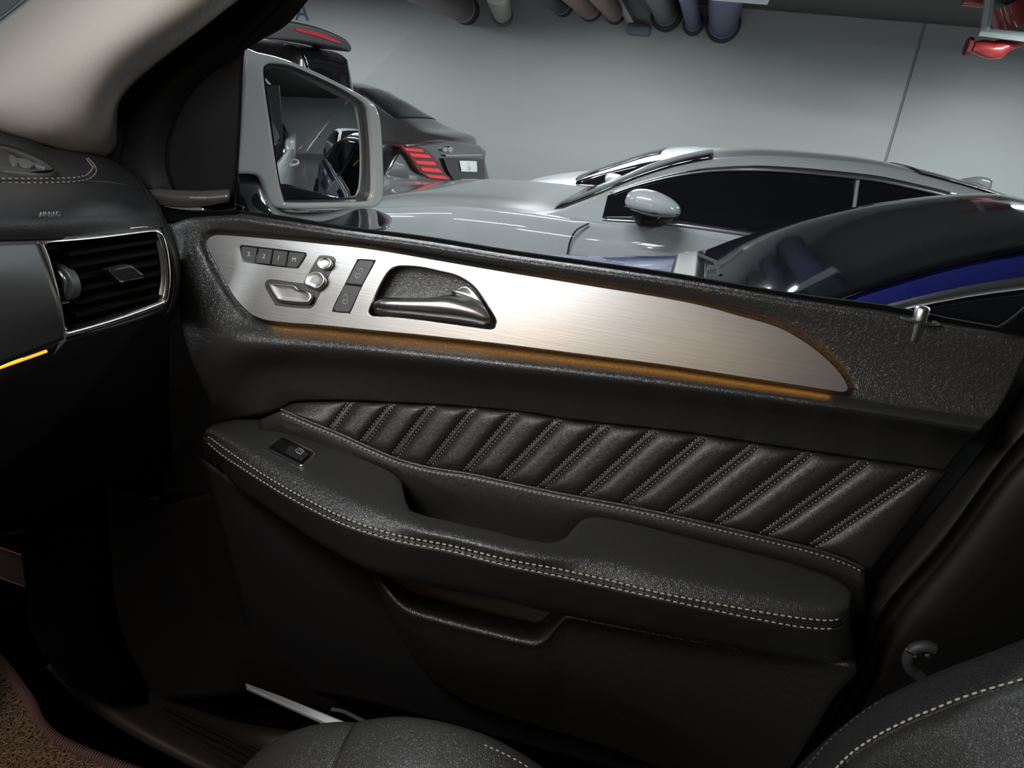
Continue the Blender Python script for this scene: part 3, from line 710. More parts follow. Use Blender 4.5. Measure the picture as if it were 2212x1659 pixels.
def qpatch(name, lt, lb, rt, rb, bulge, nu, nv, y0=None):
    R = []
    for j in range(nv):
        v = j/(nv-1); row = []
        for i in range(nu):
            u = i/(nu-1); xt = lt+(rt-lt)*u; xb = lb+(rb-lb)*u
            yt = pt(xt); yb = pb(xb)
            x = xt+(xb-xt)*v; y = yt+(yb-yt)*v
            bb = bulge*(1-abs(2*u-1)**3.2)*(1-abs(2*v-1)**10)
            row.append(PY(x, y, .889-.023*v-bb))
        R.append(row)
    return rows_mesh(name, R, LEA2, door, thick=.001, ang=80)
edges = [((607.5, 608))]+[]
L_t, L_b = 609, 608.5
for (tl1, bl1), (tr1, br1) in seams:
    qpatch('quilted_pad', L_t, L_b, tl1, bl1, .0095, 16, 22)
    qpatch('seam_strip', tl1, bl1, tr1, br1, .0012, 5, 12)
    L_t, L_b = tr1, br1
qpatch('quilted_pad', L_t, L_b, 2045, 1880, .008, 16, 22)
for (tl1, bl1), (tr1, br1) in seams:
    for a, b in ((tl1, bl1), (tr1, br1)):
        P = [PY(a+(b-a)*v, pt(a)+(pb(b)-pt(a))*v, .8875-.023*v) for v in np.linspace(.02, .98, 12)]
        stitches('stitching', P, THREAD, door, L=.0028, gap=.0024, r=.0005, off=.0015)
# edge welt
pw = [PY(x, pb(x), .862) for x in np.linspace(607, 1866, 60)]
tube('piping', pw, .0024, LEA, door, 8)
# wall below the insert
AR0 = fx([(437, 934), (455, 922), (484, 913), (517, 908), (567, 908), (614, 917), (668, 937), (735, 970), (801, 1002), (848, 1026), (864, 1042), (871, 1070), (878, 1098), (902, 1111), (969, 1128), (1069, 1151), (1140, 1168), (1190, 1175), (1219, 1166), (1245, 1139), (1263, 1123),
          (1288, 1119), (1335, 1126), (1462, 1157), (1570, 1184), (1679, 1211), (1751, 1233), (1805, 1254), (1841, 1283)])
ARs = fx([(436, 938), (450, 943), (469, 957), (534, 1002), (601, 1044), (668, 1081), (735, 1114), (801, 1139), (868, 1158), (969, 1177), (1100, 1209), (1208, 1229), (1317, 1253), (1425, 1280), (1534, 1301), (1642, 1321), (1751, 1337), (1794, 1340), (1827, 1330), (1838, 1312)])
ARl = fx([(436, 948), (450, 957), (469, 974), (534, 1018), (601, 1060), (668, 1097), (735, 1129), (801, 1152), (868, 1170), (969, 1189), (1100, 1222), (1208, 1244), (1425, 1292), (1534, 1316), (1642, 1338), (1751, 1356), (1787, 1358), (1820, 1348), (1838, 1325)])
ARb = fx([(440, 985), (477, 1003), (500, 1037), (567, 1088), (634, 1134), (701, 1178), (768, 1215), (801, 1230), (902, 1258), (1069, 1288), (1172, 1316), (1281, 1338), (1425, 1367), (1570, 1394), (1715, 1421), (1800, 1432), (1848, 1420)])
wallb = lambda x: AR0(x)+45
xs = np.linspace(560, 1868, 110); R = []
for t in np.linspace(0, 1, 16):
    row = []
    for x in xs:
        a = pb(max(x, 607))+3+(0 if x > 607 else (607-x)*.45); b = max(wallb(min(x, 1841)), a+30)
        y = a+(b-a)*t; Y = .858-.006*math.sin(math.pi*min(1, t*1.6))+.006*t
        row.append(PY(x, y, Y))
    R.append(row)
rows_mesh('lower_insert', R, LEA2, door, ang=80)
pws = [PY(x, pb(x)+8.5, .8535) for x in np.linspace(609, 1862, 90)]
stitches('stitching', pws, THREAD, door, L=.0042, gap=.0026, r=.0007, off=.002)

# armrest
ns = 150; sx = np.linspace(0, 1, ns)
def xa_(s, a, b): return a+(b-a)*s
rws = []; Z0 = -.508
B0 = [PZ(xa_(s, 455, 1840), AR0(xa_(s, 455, 1840)), Z0) for s in sx]
S0 = [PZ(xa_(s, 440, 1836), ARs(xa_(s, 440, 1836)), Z0-.012) for s in sx]
def mixrow(f, dz):
    o = []
    for s in sx:
        xb0 = xa_(s, 455, 1840); xs0 = xa_(s, 440, 1836)
        bk = AR0(xb0) if f < .2 else sum(AR0(max(456, min(1840, xb0+k))) for k in range(-50, 51, 10))/11
        o.append(PZ(xb0*(1-f)+xs0*f, bk*(1-f)+ARs(xs0)*f, Z0+dz))
    return o
cap = [[p+V((0, .002, -.07)) for p in B0], [p+V((0, .004, -.012)) for p in B0], B0, mixrow(.12, .004), mixrow(.38, .005), mixrow(.58, .0035), mixrow(.72, .0008), mixrow(.86, -.005), S0]
arm = rows_mesh('armrest', cap, LEA, door, sub=3, ang=80)
L0 = [PY(xa_(s, 440, 1834), ARl(xa_(s, 440, 1834)), S0[i].y-.0015) for i, s in enumerate(sx)]
Mx = [PY(xa_(s, 442, 1838), (ARl(xa_(s, 442, 1838))*.55+ARb(xa_(s, 442, 1838))*.45), S0[i].y+.010) for i, s in enumerate(sx)]
Bt = [PY(xa_(s, 444, 1845), ARb(xa_(s, 444, 1845)), S0[i].y+.034) for i, s in enumerate(sx)]
Un = [p+V((0, .04, .01)) for p in Bt]; Un2 = [p+V((0, .11, .02)) for p in Bt]
mid = [(a+b)/2+V((0, .0022, 0)) for a, b in zip(S0, L0)]
rows_mesh('armrest_seam', [[p+V((0, .001, .0)) for p in S0], mid, [p+V((0, .001, 0)) for p in L0]], LEA2, arm)
rows_mesh('armrest_side', [L0, Mx, Bt, Un, Un2], LEA2, door, sub=4, ang=80)
tube('welt', [(a*.6+b*.4)+V((0, -.0002, 0)) for a, b in zip(S0, L0)], .0011, LEA, arm, 6)
tube('welt', [(a*.35+b*.65)+V((0, -.0002, 0)) for a, b in zip(S0, L0)], .0011, LEA, arm, 6)
stitches('stitching', S0[1:-2], THREAD, arm, L=.0060, gap=.0022, r=.0009, off=.007)
stitches('stitching', L0[1:-3], THREAD, arm, L=.0060, gap=.0022, r=.0008, off=.0016)
# flat dark plate in place of the shade inside the grip opening
FG = Fr(PY(880, 1080, .848), (1, 0, 0), (0, 0, 1))
solid('grip_shade_plate', FG, [(866, 1038), (880, 1058), (898, 1114), (870, 1112), (858, 1090), (866, 1066)], -.004, .001, DARK, door, bevel=.0005, sm=0)
# window switch
FS = Fr(PZ(630, 970, Z0+.005), (1, 0, 0), (0, 1, 0))
ZS = [(576, 964), (602, 944), (612, 942), (622, 944), (673, 970), (681, 979), (679, 986), (660, 1003), (648, 1005), (640, 1003), (580, 971)]
sw = solid('window_switch', FS, ZS, -.004, .004, CHROME, door, bevel=.0022, hpx=.003)
solid('switch_frame', FS, [(583, 964), (606, 946), (614, 945), (670, 973), (675, 980), (656, 998), (648, 999), (587, 969)], .003, .0048, GLOSSB, sw, bevel=.0006, sm=2)
solid('finger_well', FS, [(592, 963), (607, 950), (628, 960), (621, 968), (614, 972)], .0045, .005, mat('well_black', (.002, .002, .002), .6), sw, bevel=.0002, sm=0)
solid('rocker', FS, [(623, 962), (634, 963), (668, 979), (652, 994), (616, 976)], .0045, .0075, mat('rocker_black', (.03, .03, .032), .25), sw, bevel=.0012, sm=0)
ip = lambda q: [FS.w(a, b, .0078) for a, b in q]
for q in ([(639, 972), (645, 967), (650, 968.5), (657, 974), (649, 981), (640, 976), (639, 972)], [(643, 973), (647, 970), (651, 973), (645, 978)], [(649, 980), (655, 974)]):
    tube('window_icon', ip(q), .00035, PRINT, sw, 5)
# lock pin
LP = PY(1984, 697, .872); LT = PY(1995, 661, .872)
pin = tube('lock_pin', [LP+V((0, 0, -.02)), LP, LP+(LT-LP)*.86, LP+(LT-LP)*.96, LT], .0078, CHROME, door, 18, taper=[1, 1, 1, .85, .5])
vs = []
for k in range(24):
    a = 2*math.pi*k/24
    for rr, z in ((.011, 0), (.0125, .0015), (.015, .002), (.018, 0)): vs.append(LP+V((rr*1.25*math.cos(a), rr*math.sin(a), z+.003)))
mk('pin_ring', vs, [(k*4+j, k*4+j+1, ((k+1) % 24)*4+j+1, ((k+1) % 24)*4+j) for k in range(24) for j in range(3)], PLAS, door)

# lower door: base wall and pocket
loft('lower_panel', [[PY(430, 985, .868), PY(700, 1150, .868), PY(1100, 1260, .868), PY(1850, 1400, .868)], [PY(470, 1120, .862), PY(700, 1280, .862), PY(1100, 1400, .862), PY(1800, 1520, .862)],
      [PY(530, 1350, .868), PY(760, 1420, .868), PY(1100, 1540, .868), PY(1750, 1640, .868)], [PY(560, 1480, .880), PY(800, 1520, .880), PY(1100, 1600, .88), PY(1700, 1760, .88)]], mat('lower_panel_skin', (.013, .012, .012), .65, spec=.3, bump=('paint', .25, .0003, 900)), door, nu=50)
rim = fx([(808, 1234), (830, 1258), (852, 1285), (880, 1308), (950, 1331), (1050, 1357), (1130, 1376), (1155, 1380), (1178, 1370), (1200, 1345), (1225, 1322), (1300, 1335), (1500, 1372), (1848, 1430)])
bote = fx([(808, 1238), (830, 1300), (860, 1365), (900, 1425), (960, 1488), (1055, 1535), (1220, 1588), (1420, 1645), (1600, 1700), (1848, 1770)])
xs = np.concatenate([np.linspace(808, 900, 18)[:-1], np.linspace(900, 1240, 60)[:-1], np.linspace(1240, 1848, 30)])
R = []
prof = [(-1.7, .850), (-1.1, .832), (-.6, .811), (-.15, .793), (.2, .783), (.6, .779), (1.1, .782)]
for (f, Y) in prof:
    R.append([PY(x, rim(x)+f*20, Y+.04*math.exp(-(x-808)/18)) for x in xs])
for f in (.15, .35, .6, .85, 1.0):
    row = []
    for x in xs:
        y = rim(x)+22+(max(bote(x), rim(x)+24)-rim(x)-22)*f
        lim = 1848-max(0, y-1430)*.62
        x2 = x if x < 1240 else 1240+(x-1240)*(lim-1240)/608
        row.append(PY(x2, y, .785+.05*f*f+.04*math.exp(-(x-808)/18)))
    R.append(row)
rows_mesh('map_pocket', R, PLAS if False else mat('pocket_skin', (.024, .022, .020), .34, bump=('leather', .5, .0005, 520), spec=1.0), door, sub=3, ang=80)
rows_mesh('pocket_back', [[PY(x, rim(x)-75, .858) for x in np.linspace(830, 1240, 20)], [PY(x, rim(x)+25, .846) for x in np.linspace(830, 1240, 20)]], mat('pocket_felt', (.045, .04, .033), .8), door)

# window glass, sail panel, tweeter, mirror
gz = zb_-.03
gl = mk('window_glass', [V((-.66, .895, gz)), V((1.12, .895, gz)), V((1.05, .76, gz+.62)), V((.05, .76, gz+.62))], [(0, 1, 2, 3)], GLASS, door)
# sail panel / frame (black) between A-pillar and glass
SAIL_R = [(505, 462), (508, 410), (513, 370), (520, 240), (527, 107), (545, 92), (590, 70), (625, 45), (662, 0), (700, -50)]
SAIL_M = [(395, 440), (372, 400), (360, 350), (368, 290), (400, 220), (445, 165), (500, 118), (548, 70), (600, 15), (640, -50)]
SAIL_L = [(300, 400), (262, 360), (262, 325), (282, 262), (320, 205), (370, 160), (440, 105), (500, 60), (560, 0), (600, -50)]
SAIL_0 = [(240, 390), (215, 345), (222, 300), (240, 240), (280, 172), (340, 122), (425, 65), (480, 25), (525, -8), (570, -50)]
sail_pl = mat('sail_black', (.0045, .0045, .005), .6, spec=.15, bump=('paint', .2, .0003, 700))
loft('sail_panel', [[PY(a, b, .868) for a, b in SAIL_M], [PY(a*.5+c*.5, b*.5+d*.5, .872) for (a, b), (c, d) in zip(SAIL_M, SAIL_R)], [PY(a-1, b, .880) for a, b in SAIL_R]], sail_pl, door, nu=50)
loft('sail_rim', [[PY(a, b, .850) for a, b in SAIL_L], [PY(a*.5+c*.5, b*.5+d*.5, .853) for (a, b), (c, d) in zip(SAIL_L, SAIL_M)], [PY(a, b, .868) for a, b in SAIL_M]], sail_pl, door, nu=50)
loft('frame_edge', [[PY(a-1, b, .880) for a, b in SAIL_R], [PY(a-1, b, .92) for a, b in SAIL_R]], sail_pl, door, nu=40)
# dark wedge below the sail panel down to the leather
loft('sail_foot', [[PY(285, 400, .855), PY(340, 440, .862), PY(420, 455, .866), PY(510, 450, .872)], [PY(330, 470, .862), PY(365, 482, .870), PY(440, 470, .874), PY(512, 468, .878)]], sail_pl, door, nu=20)
# tweeter trim
tw = loft('tweeter_trim', [[PY(308, 405, .852), PY(360, 410, .856), PY(430, 413, .86), PY(495, 410, .864)], [PY(318, 418, .846), PY(370, 425, .848), PY(430, 428, .852), PY(495, 424, .858)],
      [PY(333, 440, .850), PY(380, 446, .854), PY(430, 446, .856), PY(495, 434, .862)]], mat('satin_grey_metal', (.13, .125, .12), .35, .6), door, nu=24)
FT = Fr(PY(430, 427, .840), (1, 0, 0), (0, .15, 1))
text('harman/kardon', FT, 428, 426, 470, 427, .0, PRINTD, tw, 5)

# wing mirror
MD = V((.135, .225, 0)).normalized()
mc = V((-.615, 1.09, PY(680, 280, 1.09).z))
MF = Fr(mc, MD, (0, 0, 1))          # rear facing plane of the mirror
HO = [(529, 108), (560, 113), (620, 128), (690, 158), (750, 187), (800, 216), (815, 232), (824, 262), (829, 330), (831, 400), (828, 432), (812, 448), (780, 450), (700, 452), (615, 452), (585, 442), (572, 415), (560, 383), (540, 376), (512, 370), (516, 300), (523, 180)]
HI = [(572, 150), (578, 141), (590, 138), (630, 143), (690, 168), (745, 196), (788, 225), (797, 250), (803, 320), (805, 400), (800, 426), (785, 434), (700, 436), (625, 436), (615, 428), (603, 380), (588, 280), (575, 190)]
GI = [(576, 160), (590, 150), (620, 152), (690, 186), (740, 211), (775, 232), (788, 255), (793, 320), (796, 400), (793, 420), (782, 426), (700, 429), (620, 427), (610, 415), (600, 370), (588, 280), (578, 200)]
MP = paint('mirror_white_paint', (.66, .67, .66), .28)
sm_ = solid('side_mirror', MF, HO, -.012, .0, MP, door, bevel=.006, holes=[HI], res=4, sm=3)
rr_ = cat([V((a, b, 0)) for a, b in HO], 3, True); c0 = (690, 300)
R = []
for k, h in ((.985, -.006), (1.0, -.014), (.99, -.04), (.93, -.075), (.78, -.11), (.5, -.13), (.02, -.135)):
    R.append([MF.w(c0[0]+(p.x-c0[0])*k, c0[1]+(p.y-c0[1])*k, -.006)+MF.n*(h+.006) for p in rr_])
mk('mirror_shell', [p for r in R for p in r], gridfaces(len(R), len(rr_), True), MP, sm_, ang=70)
hi = cat([V((a, b, 0)) for a, b in HI], 3, True)
R = [[MF.w(p.x, p.y, h) for p in hi] for h in (-.003,)]
c1 = (690, 300)
R = [[MF.w(p.x, p.y, -.002) for p in hi], [MF.w(c1[0]+(p.x-c1[0])*.97, c1[1]+(p.y-c1[1])*.97, -.002)-MF.n*.018 for p in hi], [MF.w(c1[0]+(p.x-c1[0])*.02, c1[1]+(p.y-c1[1])*.02, -.002)-MF.n*.026 for p in hi]]
mk('mirror_bezel', [p for r in R for p in r], gridfaces(3, len(hi), True), mat('bezel_grey', (.12, .12, .12), .35), sm_, ang=50)
# convex mirror glass
gi = cat([V((a, b, 0)) for a, b in GI], 3, True); R = []
cc = MF.w(690, 295, -.008)
for k in (1.0, .9, .8, .7, .6, .5, .4, .3, .2, .1, .01):
    row = []
    for p in gi:
        q = MF.w(690+(p.x-690)*k, 295+(p.y-295)*k, -.008)
        d = (q-cc).length; row.append(q-MF.n*(d*d/(2*1.0)+.06*(q-cc).dot(MF.u)+.02*(q-cc).dot(MF.v)))
    R.append(row)
me = mk('mirror_glass', [p for r in R for p in r], gridfaces(len(R), len(gi), True), MIRR, sm_, ang=180)
# mirror foot
GB = paint('gloss_black_foot', (.01, .01, .016), .12)
loft('mirror_foot', [[PY(512, 372, 1.0), PY(560, 383, 1.03), PY(575, 420, 1.06), PY(600, 447, 1.08), PY(700, 455, 1.12), PY(790, 450, 1.16), PY(842, 468, 1.19)],
      [PY(508, 415, .96), PY(545, 425, .97), PY(575, 440, .99), PY(610, 462, 1.02), PY(700, 470, 1.06), PY(800, 470, 1.10), PY(846, 480, 1.14)],
      [PY(505, 462, .93), PY(545, 466, .93), PY(585, 474, .94), PY(640, 486, .95), PY(720, 497, .97), PY(790, 505, .99), PY(835, 492, 1.05)]], GB, sm_, nu=40)
loft('foot_trim', [[PY(504, 440, .925), PY(515, 442, .925), PY(528, 446, .925)], [PY(503, 456, .925), PY(515, 458, .925), PY(526, 460, .925)]], SHINY, sm_, nu=6)

# ------------------------------------------------------------------ own car body
CARP = mat('floor_carpet', (.006, .006, .006), 1.0, spec=0)
body = thing('car_interior', (-.6, .8, .5), 'dark car interior around the door: sills, footwell, pillars and roof', 'car interior')
# A-pillar cover
PL = [(-60, 110), (-20, 72), (0, 52), (65, 0), (120, -50)]
PM1 = [(-60, 180), (0, 150), (60, 110), (170, 30), (240, -50)]
PM2 = [(-40, 260), (30, 235), (110, 170), (250, 70), (370, -50)]
PR = [(30, 300), (110, 290), (190, 190), (330, 80), (480, -50)]
PE = [(215, 338), (222, 300), (240, 240), (280, 172), (340, 122), (425, 65), (480, 25), (525, -8), (575, -50)]
ap = thing('pillar_cover', PY(150, 150, .8), 'beige woven cloth cover of the windscreen pillar at upper left', 'pillar')
loft('cloth_cover', [[PY(a, b, .80) for a, b in [(-90, 120), (-20, 66), (65, 0), (120, -50), (170, -95)]], [PY(a, b, .74) for a, b in [(-90, 190), (0, 130), (150, 30), (240, -45), (300, -90)]],
      [PY(a, b, .725) for a, b in [(-90, 235), (60, 190), (230, 80), (360, -20), (430, -70)]], [PY(a, b, .745) for a, b in [(-90, 262), (110, 268), (265, 130), (430, 12), (520, -70)]],
      [PY(a, b, .79) for a, b in [(-90, 290), (170, 312), (262, 178), (440, 42), (560, -60)]], [PY(a, b, .845) for a, b in [(-90, 310), (218, 342), (262, 205), (430, 62), (576, -50)]]], CLOTH, ap, nu=60, thick=.004)
loft('pillar_seal', [[PY(a-2, b-2, .842) for a, b in SAIL_0], [PY(a*.5+c*.5, b*.5+d*.5, .850) for (a, b), (c, d) in zip(SAIL_0, SAIL_L)], [PY(a+1, b+1, .852) for a, b in SAIL_L]], sail_pl, ap, nu=40)
# windscreen edge band
loft('windscreen_band', [[PY(a, b, .86) for a, b in ((-160, 205), (-90, 120), (-20, 66), (65, 0), (120, -45), (200, -110))], [PY(a, b, .90) for a, b in ((-190, 150), (-140, 80), (-70, 20), (15, -50), (70, -95), (150, -160))]], mat('ceramic_band', (.012, .022, .020), .4), body, nu=20)

# dashboard
dash = thing('dashboard', (-.68, .5, 1.1), 'black leather dashboard with round ended air vent and airbag lettering', 'dashboard')
loft('dash_top', [[PX(-60, 262, -.86), PX(0, 282, -.86), PX(60, 298, -.84), PX(110, 318, -.82), PX(180, 328, -.80), PX(240, 345, -.78), PX(285, 372, -.76)],
                  [PX(-60, 330, -.76), PX(0, 338, -.76), PX(60, 345, -.755), PX(110, 352, -.75), PX(180, 358, -.74), PX(240, 368, -.73), PX(300, 392, -.72)],
                  [PX(-60, 388, -.675), PX(0, 390, -.675), PX(60, 391, -.675), PX(110, 392, -.675), PX(180, 392, -.675), PX(245, 396, -.68), PX(312, 412, -.69)]], DASHL, dash, nu=40)
loft('dash_pad', [[PX(-60, 390, -.675), PX(0, 392, -.675), PX(110, 394, -.675), PX(180, 394, -.675), PX(245, 398, -.68), PX(312, 414, -.69)],
                  [PX(-60, 430, -.635), PX(0, 432, -.635), PX(110, 434, -.635), PX(180, 432, -.638), PX(260, 430, -.645), PX(326, 436, -.665)],
                  [PX(-60, 480, -.615), PX(0, 480, -.615), PX(110, 478, -.615), PX(180, 474, -.618), PX(270, 468, -.625), PX(338, 462, -.65)],
                  [PX(-60, 520, -.617), PX(0, 520, -.617), PX(110, 517, -.617), PX(200, 510, -.62), PX(290, 500, -.625), PX(350, 490, -.65)]], DASHL, dash, nu=40)
loft('dash_end', [[PX(285, 372, -.76), PX(300, 392, -.72), PX(312, 412, -.69), PX(326, 436, -.665), PX(338, 462, -.65), PX(350, 490, -.65), PX(370, 545, -.64), PX(378, 600, -.64), PX(372, 655, -.645), PX(355, 690, -.66)],
                  [PX(300, 372, -.80), PX(312, 392, -.77), PX(324, 412, -.74), PX(338, 436, -.72), PX(350, 462, -.70), PX(362, 490, -.70), PX(384, 545, -.69), PX(392, 600, -.69), PX(384, 660, -.69), PX(362, 700, -.70)]], PLAS, dash, nu=30)
for dy in (-9, 0):
    P = cat([PX(-40, 394+dy, -.672), PX(60, 394+dy, -.672), PX(140, 393+dy, -.672), PX(180, 389+dy, -.674), PX(198-(dy < 0)*6, 382+dy, -.682), PX(208-(dy < 0)*7, 370+dy, -.70), PX(204-(dy < 0)*7, 356, -.735), PX(190-(dy < 0)*5, 340, -.77)], 8)
    stitches('stitching', P, THREADD, dash, L=.0042, gap=.003, r=.0006, off=.003)
FA = Fr(PX(108, 463, -.618), (0, 1, 0), (0, 0, 1))
text('AIRBAG', FA, 108, 463, 150, 461, .009, mat('airbag_print', (.16, .16, .16), .4), dash, 11, ext=.0006)
# defroster grille
g1 = PX(60, 298, -.84)-PX(60, 391, -.675)
FD = Fr(PX(60, 345, -.752)+V((.0, 0, .001)), (0, 1, 0), (g1.x, 0, g1.z))
OV = [(-60, 300), (0, 309), (50, 322), (95, 342), (122, 362), (118, 371), (95, 375), (50, 371), (0, 366), (-60, 360)]
IV = [(-60, 308), (0, 315), (45, 328), (85, 345), (107, 361), (100, 366), (50, 363), (0, 357), (-60, 350)]
gr = solid('side_grille', FD, OV, -.004, .006, PLAS, dash, bevel=.002, holes=[IV])
solid('grille_well', FD, IV, -.02, -.012, DARK, gr, bevel=.0005)
for sx_ in (2, 36, 68):
    solid('grille_slat', FD, [(sx_, 330+sx_*.28), (sx_+26, 334+sx_*.28), (sx_+38, 346+sx_*.22), (sx_+30, 360), (sx_+12, 358), (sx_+6, 348+sx_*.1)], -.01, .002, BTN, gr, bevel=.001, sm=2)
# air vent
FV = Fr(PX(230, 600, -.615), (.10, 1, 0), (0, 0, 1))
VO = [(78, 522), (82, 518), (140, 514), (201, 509), (270, 501), (330, 494), (346, 498), (357, 510), (367, 550), (371, 600), (366, 645), (358, 656), (346, 664), (268, 694), (200, 714), (142, 731), (137, 728), (128, 664), (108, 600), (92, 555)]
VI = [(98, 524), (104, 520), (200, 513), (330, 499.5), (341, 504), (348, 520), (356, 560), (359, 605), (354, 642), (345, 652), (260, 683), (160, 712), (150, 712), (142, 700), (132, 640), (120, 590), (108, 550)]
av = solid('air_vent', FV, VO, -.012, .004, CHROME, dash, bevel=.003, holes=[VI], res=3)
vo = cat([V((a, b, 0)) for a, b in VI], 3, True); c2 = (240, 605)
R = [[FV.w(p.x, p.y, 0) for p in vo], [FV.w(c2[0]+(p.x-c2[0])*.97, c2[1]+(p.y-c2[1])*.97, -.0)-FV.n*.012 for p in vo], [FV.w(p.x, p.y, 0)-FV.n*.05 for p in vo], [FV.w(c2[0]+(p.x-c2[0])*.02, c2[1]+(p.y-c2[1])*.02, 0)-FV.n*.05 for p in vo]]
mk('vent_duct', [p for r in R for p in r], gridfaces(4, len(vo), True), GLOSSB, av, ang=50)
for i in range(6):
    t = i/5; yl = 548+t*132; yr = 522+t*118; xl_ = 150+t*14
    a = FV.w(xl_, yl+4, -.002); b = FV.w(342-abs(t-.5)*6, yr, -.002); n = FV.n
    up = V((0, 0, 1)); s = .0035
    vs = [a+n*0+up*s, b+up*s, b-up*s*.2, a-up*s*.2, a-n*.02+up*(s+.006), b-n*.02+up*(s+.006), b-n*.02+up*.006-up*s*.2, a-n*.02+up*.006-up*s*.2]
    mk('vent_slat', vs, [(0, 1, 2, 3), (4, 7, 6, 5), (0, 4, 5, 1), (3, 2, 6, 7), (0, 3, 7, 4), (1, 5, 6, 2)], mat('slat_black', (.004, .004, .004), .3, spec=.3), av, smooth=False)
solid('vent_tab', FV, [(232, 583), (278, 572), (288, 573), (312, 592), (311, 598), (262, 608), (252, 606)], .0, .012, mat('tab_black', (.010, .010, .010), .35), av, bevel=.003, sm=0)
tube('tab_edge', [FV.w(232, 583, .0125), FV.w(252, 603, .0125), FV.w(262, 607, .0125), FV.w(308, 598, .0125)], .0012, SHINY, av, 6)
wh = FV.w(137, 610, -.016)
cyl('vent_wheel', wh-FV.u*.005, wh+FV.u*.005, .02, BTN, av, 28, bev=.001)
tube('wheel_edge', cat([FV.w(128, 586, .006), FV.w(137, 598, .012), FV.w(142, 614, .012), FV.w(141, 632, .006)], 5), .0013, CHROME, av, 6)
tube('vent_gloss_edge', cat([FV.w(340, 520, -.002), FV.w(347, 560, -.002), FV.w(350, 600, -.002), FV.w(345, 636, -.002)], 5), .0016, CHROME, av, 6)
# trim to the left of the vent
loft('dash_trim', [[PX(-70, 530, -.612), PX(0, 523, -.612), PX(76, 520, -.614)], [PX(-70, 600, -.603), PX(0, 600, -.603), PX(106, 600, -.606)], [PX(-70, 700, -.603), PX(0, 697, -.603), PX(128, 665, -.606)],
      [PX(-70, 812, -.612), PX(0, 788, -.612), PX(136, 731, -.614)]], mat('satin_dark_alu', (.13, .13, .13), .42, .8), dash, nu=20)
tube('dash_ambient_light', [PX(-70, 818, -.617), PX(0, 793, -.617), PX(100, 758, -.617)], .0017, AMBER2, dash, 6)
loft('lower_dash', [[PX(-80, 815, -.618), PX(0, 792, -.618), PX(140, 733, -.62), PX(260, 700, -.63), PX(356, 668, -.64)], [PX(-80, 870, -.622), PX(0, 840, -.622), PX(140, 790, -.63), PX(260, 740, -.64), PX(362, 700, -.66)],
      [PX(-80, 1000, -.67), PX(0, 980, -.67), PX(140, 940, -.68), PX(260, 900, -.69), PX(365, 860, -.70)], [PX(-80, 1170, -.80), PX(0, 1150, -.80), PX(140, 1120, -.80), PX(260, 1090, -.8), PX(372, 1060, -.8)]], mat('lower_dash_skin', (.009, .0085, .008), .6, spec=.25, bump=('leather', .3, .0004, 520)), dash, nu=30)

# hinge side, kick panel, sill, floor
BRN = mat('brown_black_plastic', (.009, .0075, .007), .8, spec=.1)
loft('hinge_panel', [[PY(345, 480, .885), PY(362, 580, .885), PY(352, 700, .885), PY(352, 860, .885), PY(345, 1085, .885)], [PY(400, 480, .89), PY(420, 580, .89), PY(430, 700, .89), PY(470, 860, .89), PY(500, 1085, .89)]], BRN, body, nu=20)
loft('kick_panel', [[PY(215, 1040, .74), PY(232, 1200, .74), PY(250, 1350, .74), PY(310, 1480, .74), PY(330, 1515, .74)], [PY(345, 1085, .85), PY(370, 1200, .84), PY(420, 1330, .83), PY(470, 1430, .82), PY(500, 1500, .81)],
      [PY(380, 1085, .862), PY(430, 1200, .86), PY(490, 1330, .86), PY(545, 1430, .85), PY(560, 1500, .85)], [PY(520, 1040, .89), PY(560, 1180, .89), PY(640, 1350, .89), PY(700, 1450, .89), PY(740, 1550, .89)]], BRN, body, nu=30)
loft('carpet_side', [[PY(-60, 1150, .62), PY(60, 1180, .62), PY(60, 1350, .6), PY(150, 1480, .58)], [PY(120, 1100, .68), PY(150, 1200, .68), PY(180, 1350, .66), PY(250, 1500, .64)], [PY(225, 1040, .745), PY(240, 1200, .745), PY(262, 1360, .745), PY(340, 1530, .74)]], mat('shaded_carpet', (.003, .003, .003), .95, spec=0, bump=('paint', .6, .002, 500)), body, nu=24)  # near-black colour carries the shade below the dashboard
# door sill with ridges
loft('door_sill', [[PY(100, 1440, .60), PY(170, 1510, .62), PY(280, 1585, .64), PY(420, 1659, .66), PY(560, 1740, .68)], [PY(120, 1425, .61), PY(195, 1500, .63), PY(300, 1570, .65), PY(440, 1645, .67), PY(590, 1725, .69)],
      [PY(150, 1420, .65), PY(230, 1490, .67), PY(330, 1550, .69), PY(480, 1625, .71), PY(640, 1705, .73)], [PY(230, 1400, .74), PY(345, 1505, .75), PY(450, 1560, .77), PY(560, 1600, .78), PY(700, 1680, .80)],
      [PY(300, 1500, .80), PY(430, 1540, .81), PY(560, 1570, .82), PY(760, 1600, .84), PY(900, 1680, .85)]], mat('sill_brown', (.026, .019, .016), .5), body, nu=40)
for k in range(5):
    t = k/4; o = V((300+t*55, 1565-t*50, 0))
    tube('sill_ridge', [PY(295+t*52, 1563-t*38, .665+t*.06), PY(420+t*62, 1628-t*42, .675+t*.06), PY(560+t*72, 1700-t*44, .685+t*.06)], .0016, BRN, body, 5)
sb = thing('sill_strip', PY(680, 1540, .72), 'shiny grey metal strip running under the door to the seat', 'metal strip')
loft('strip_face', [[PY(530, 1478, .71), PY(620, 1510, .70), PY(720, 1549, .69), PY(840, 1596, .68)], [PY(534, 1486, .70), PY(618, 1524, .69), PY(715, 1568, .68), PY(838, 1620, .67)]], mat('grey_strip', (.40, .40, .40), .4, .5), sb, nu=20, thick=.004)
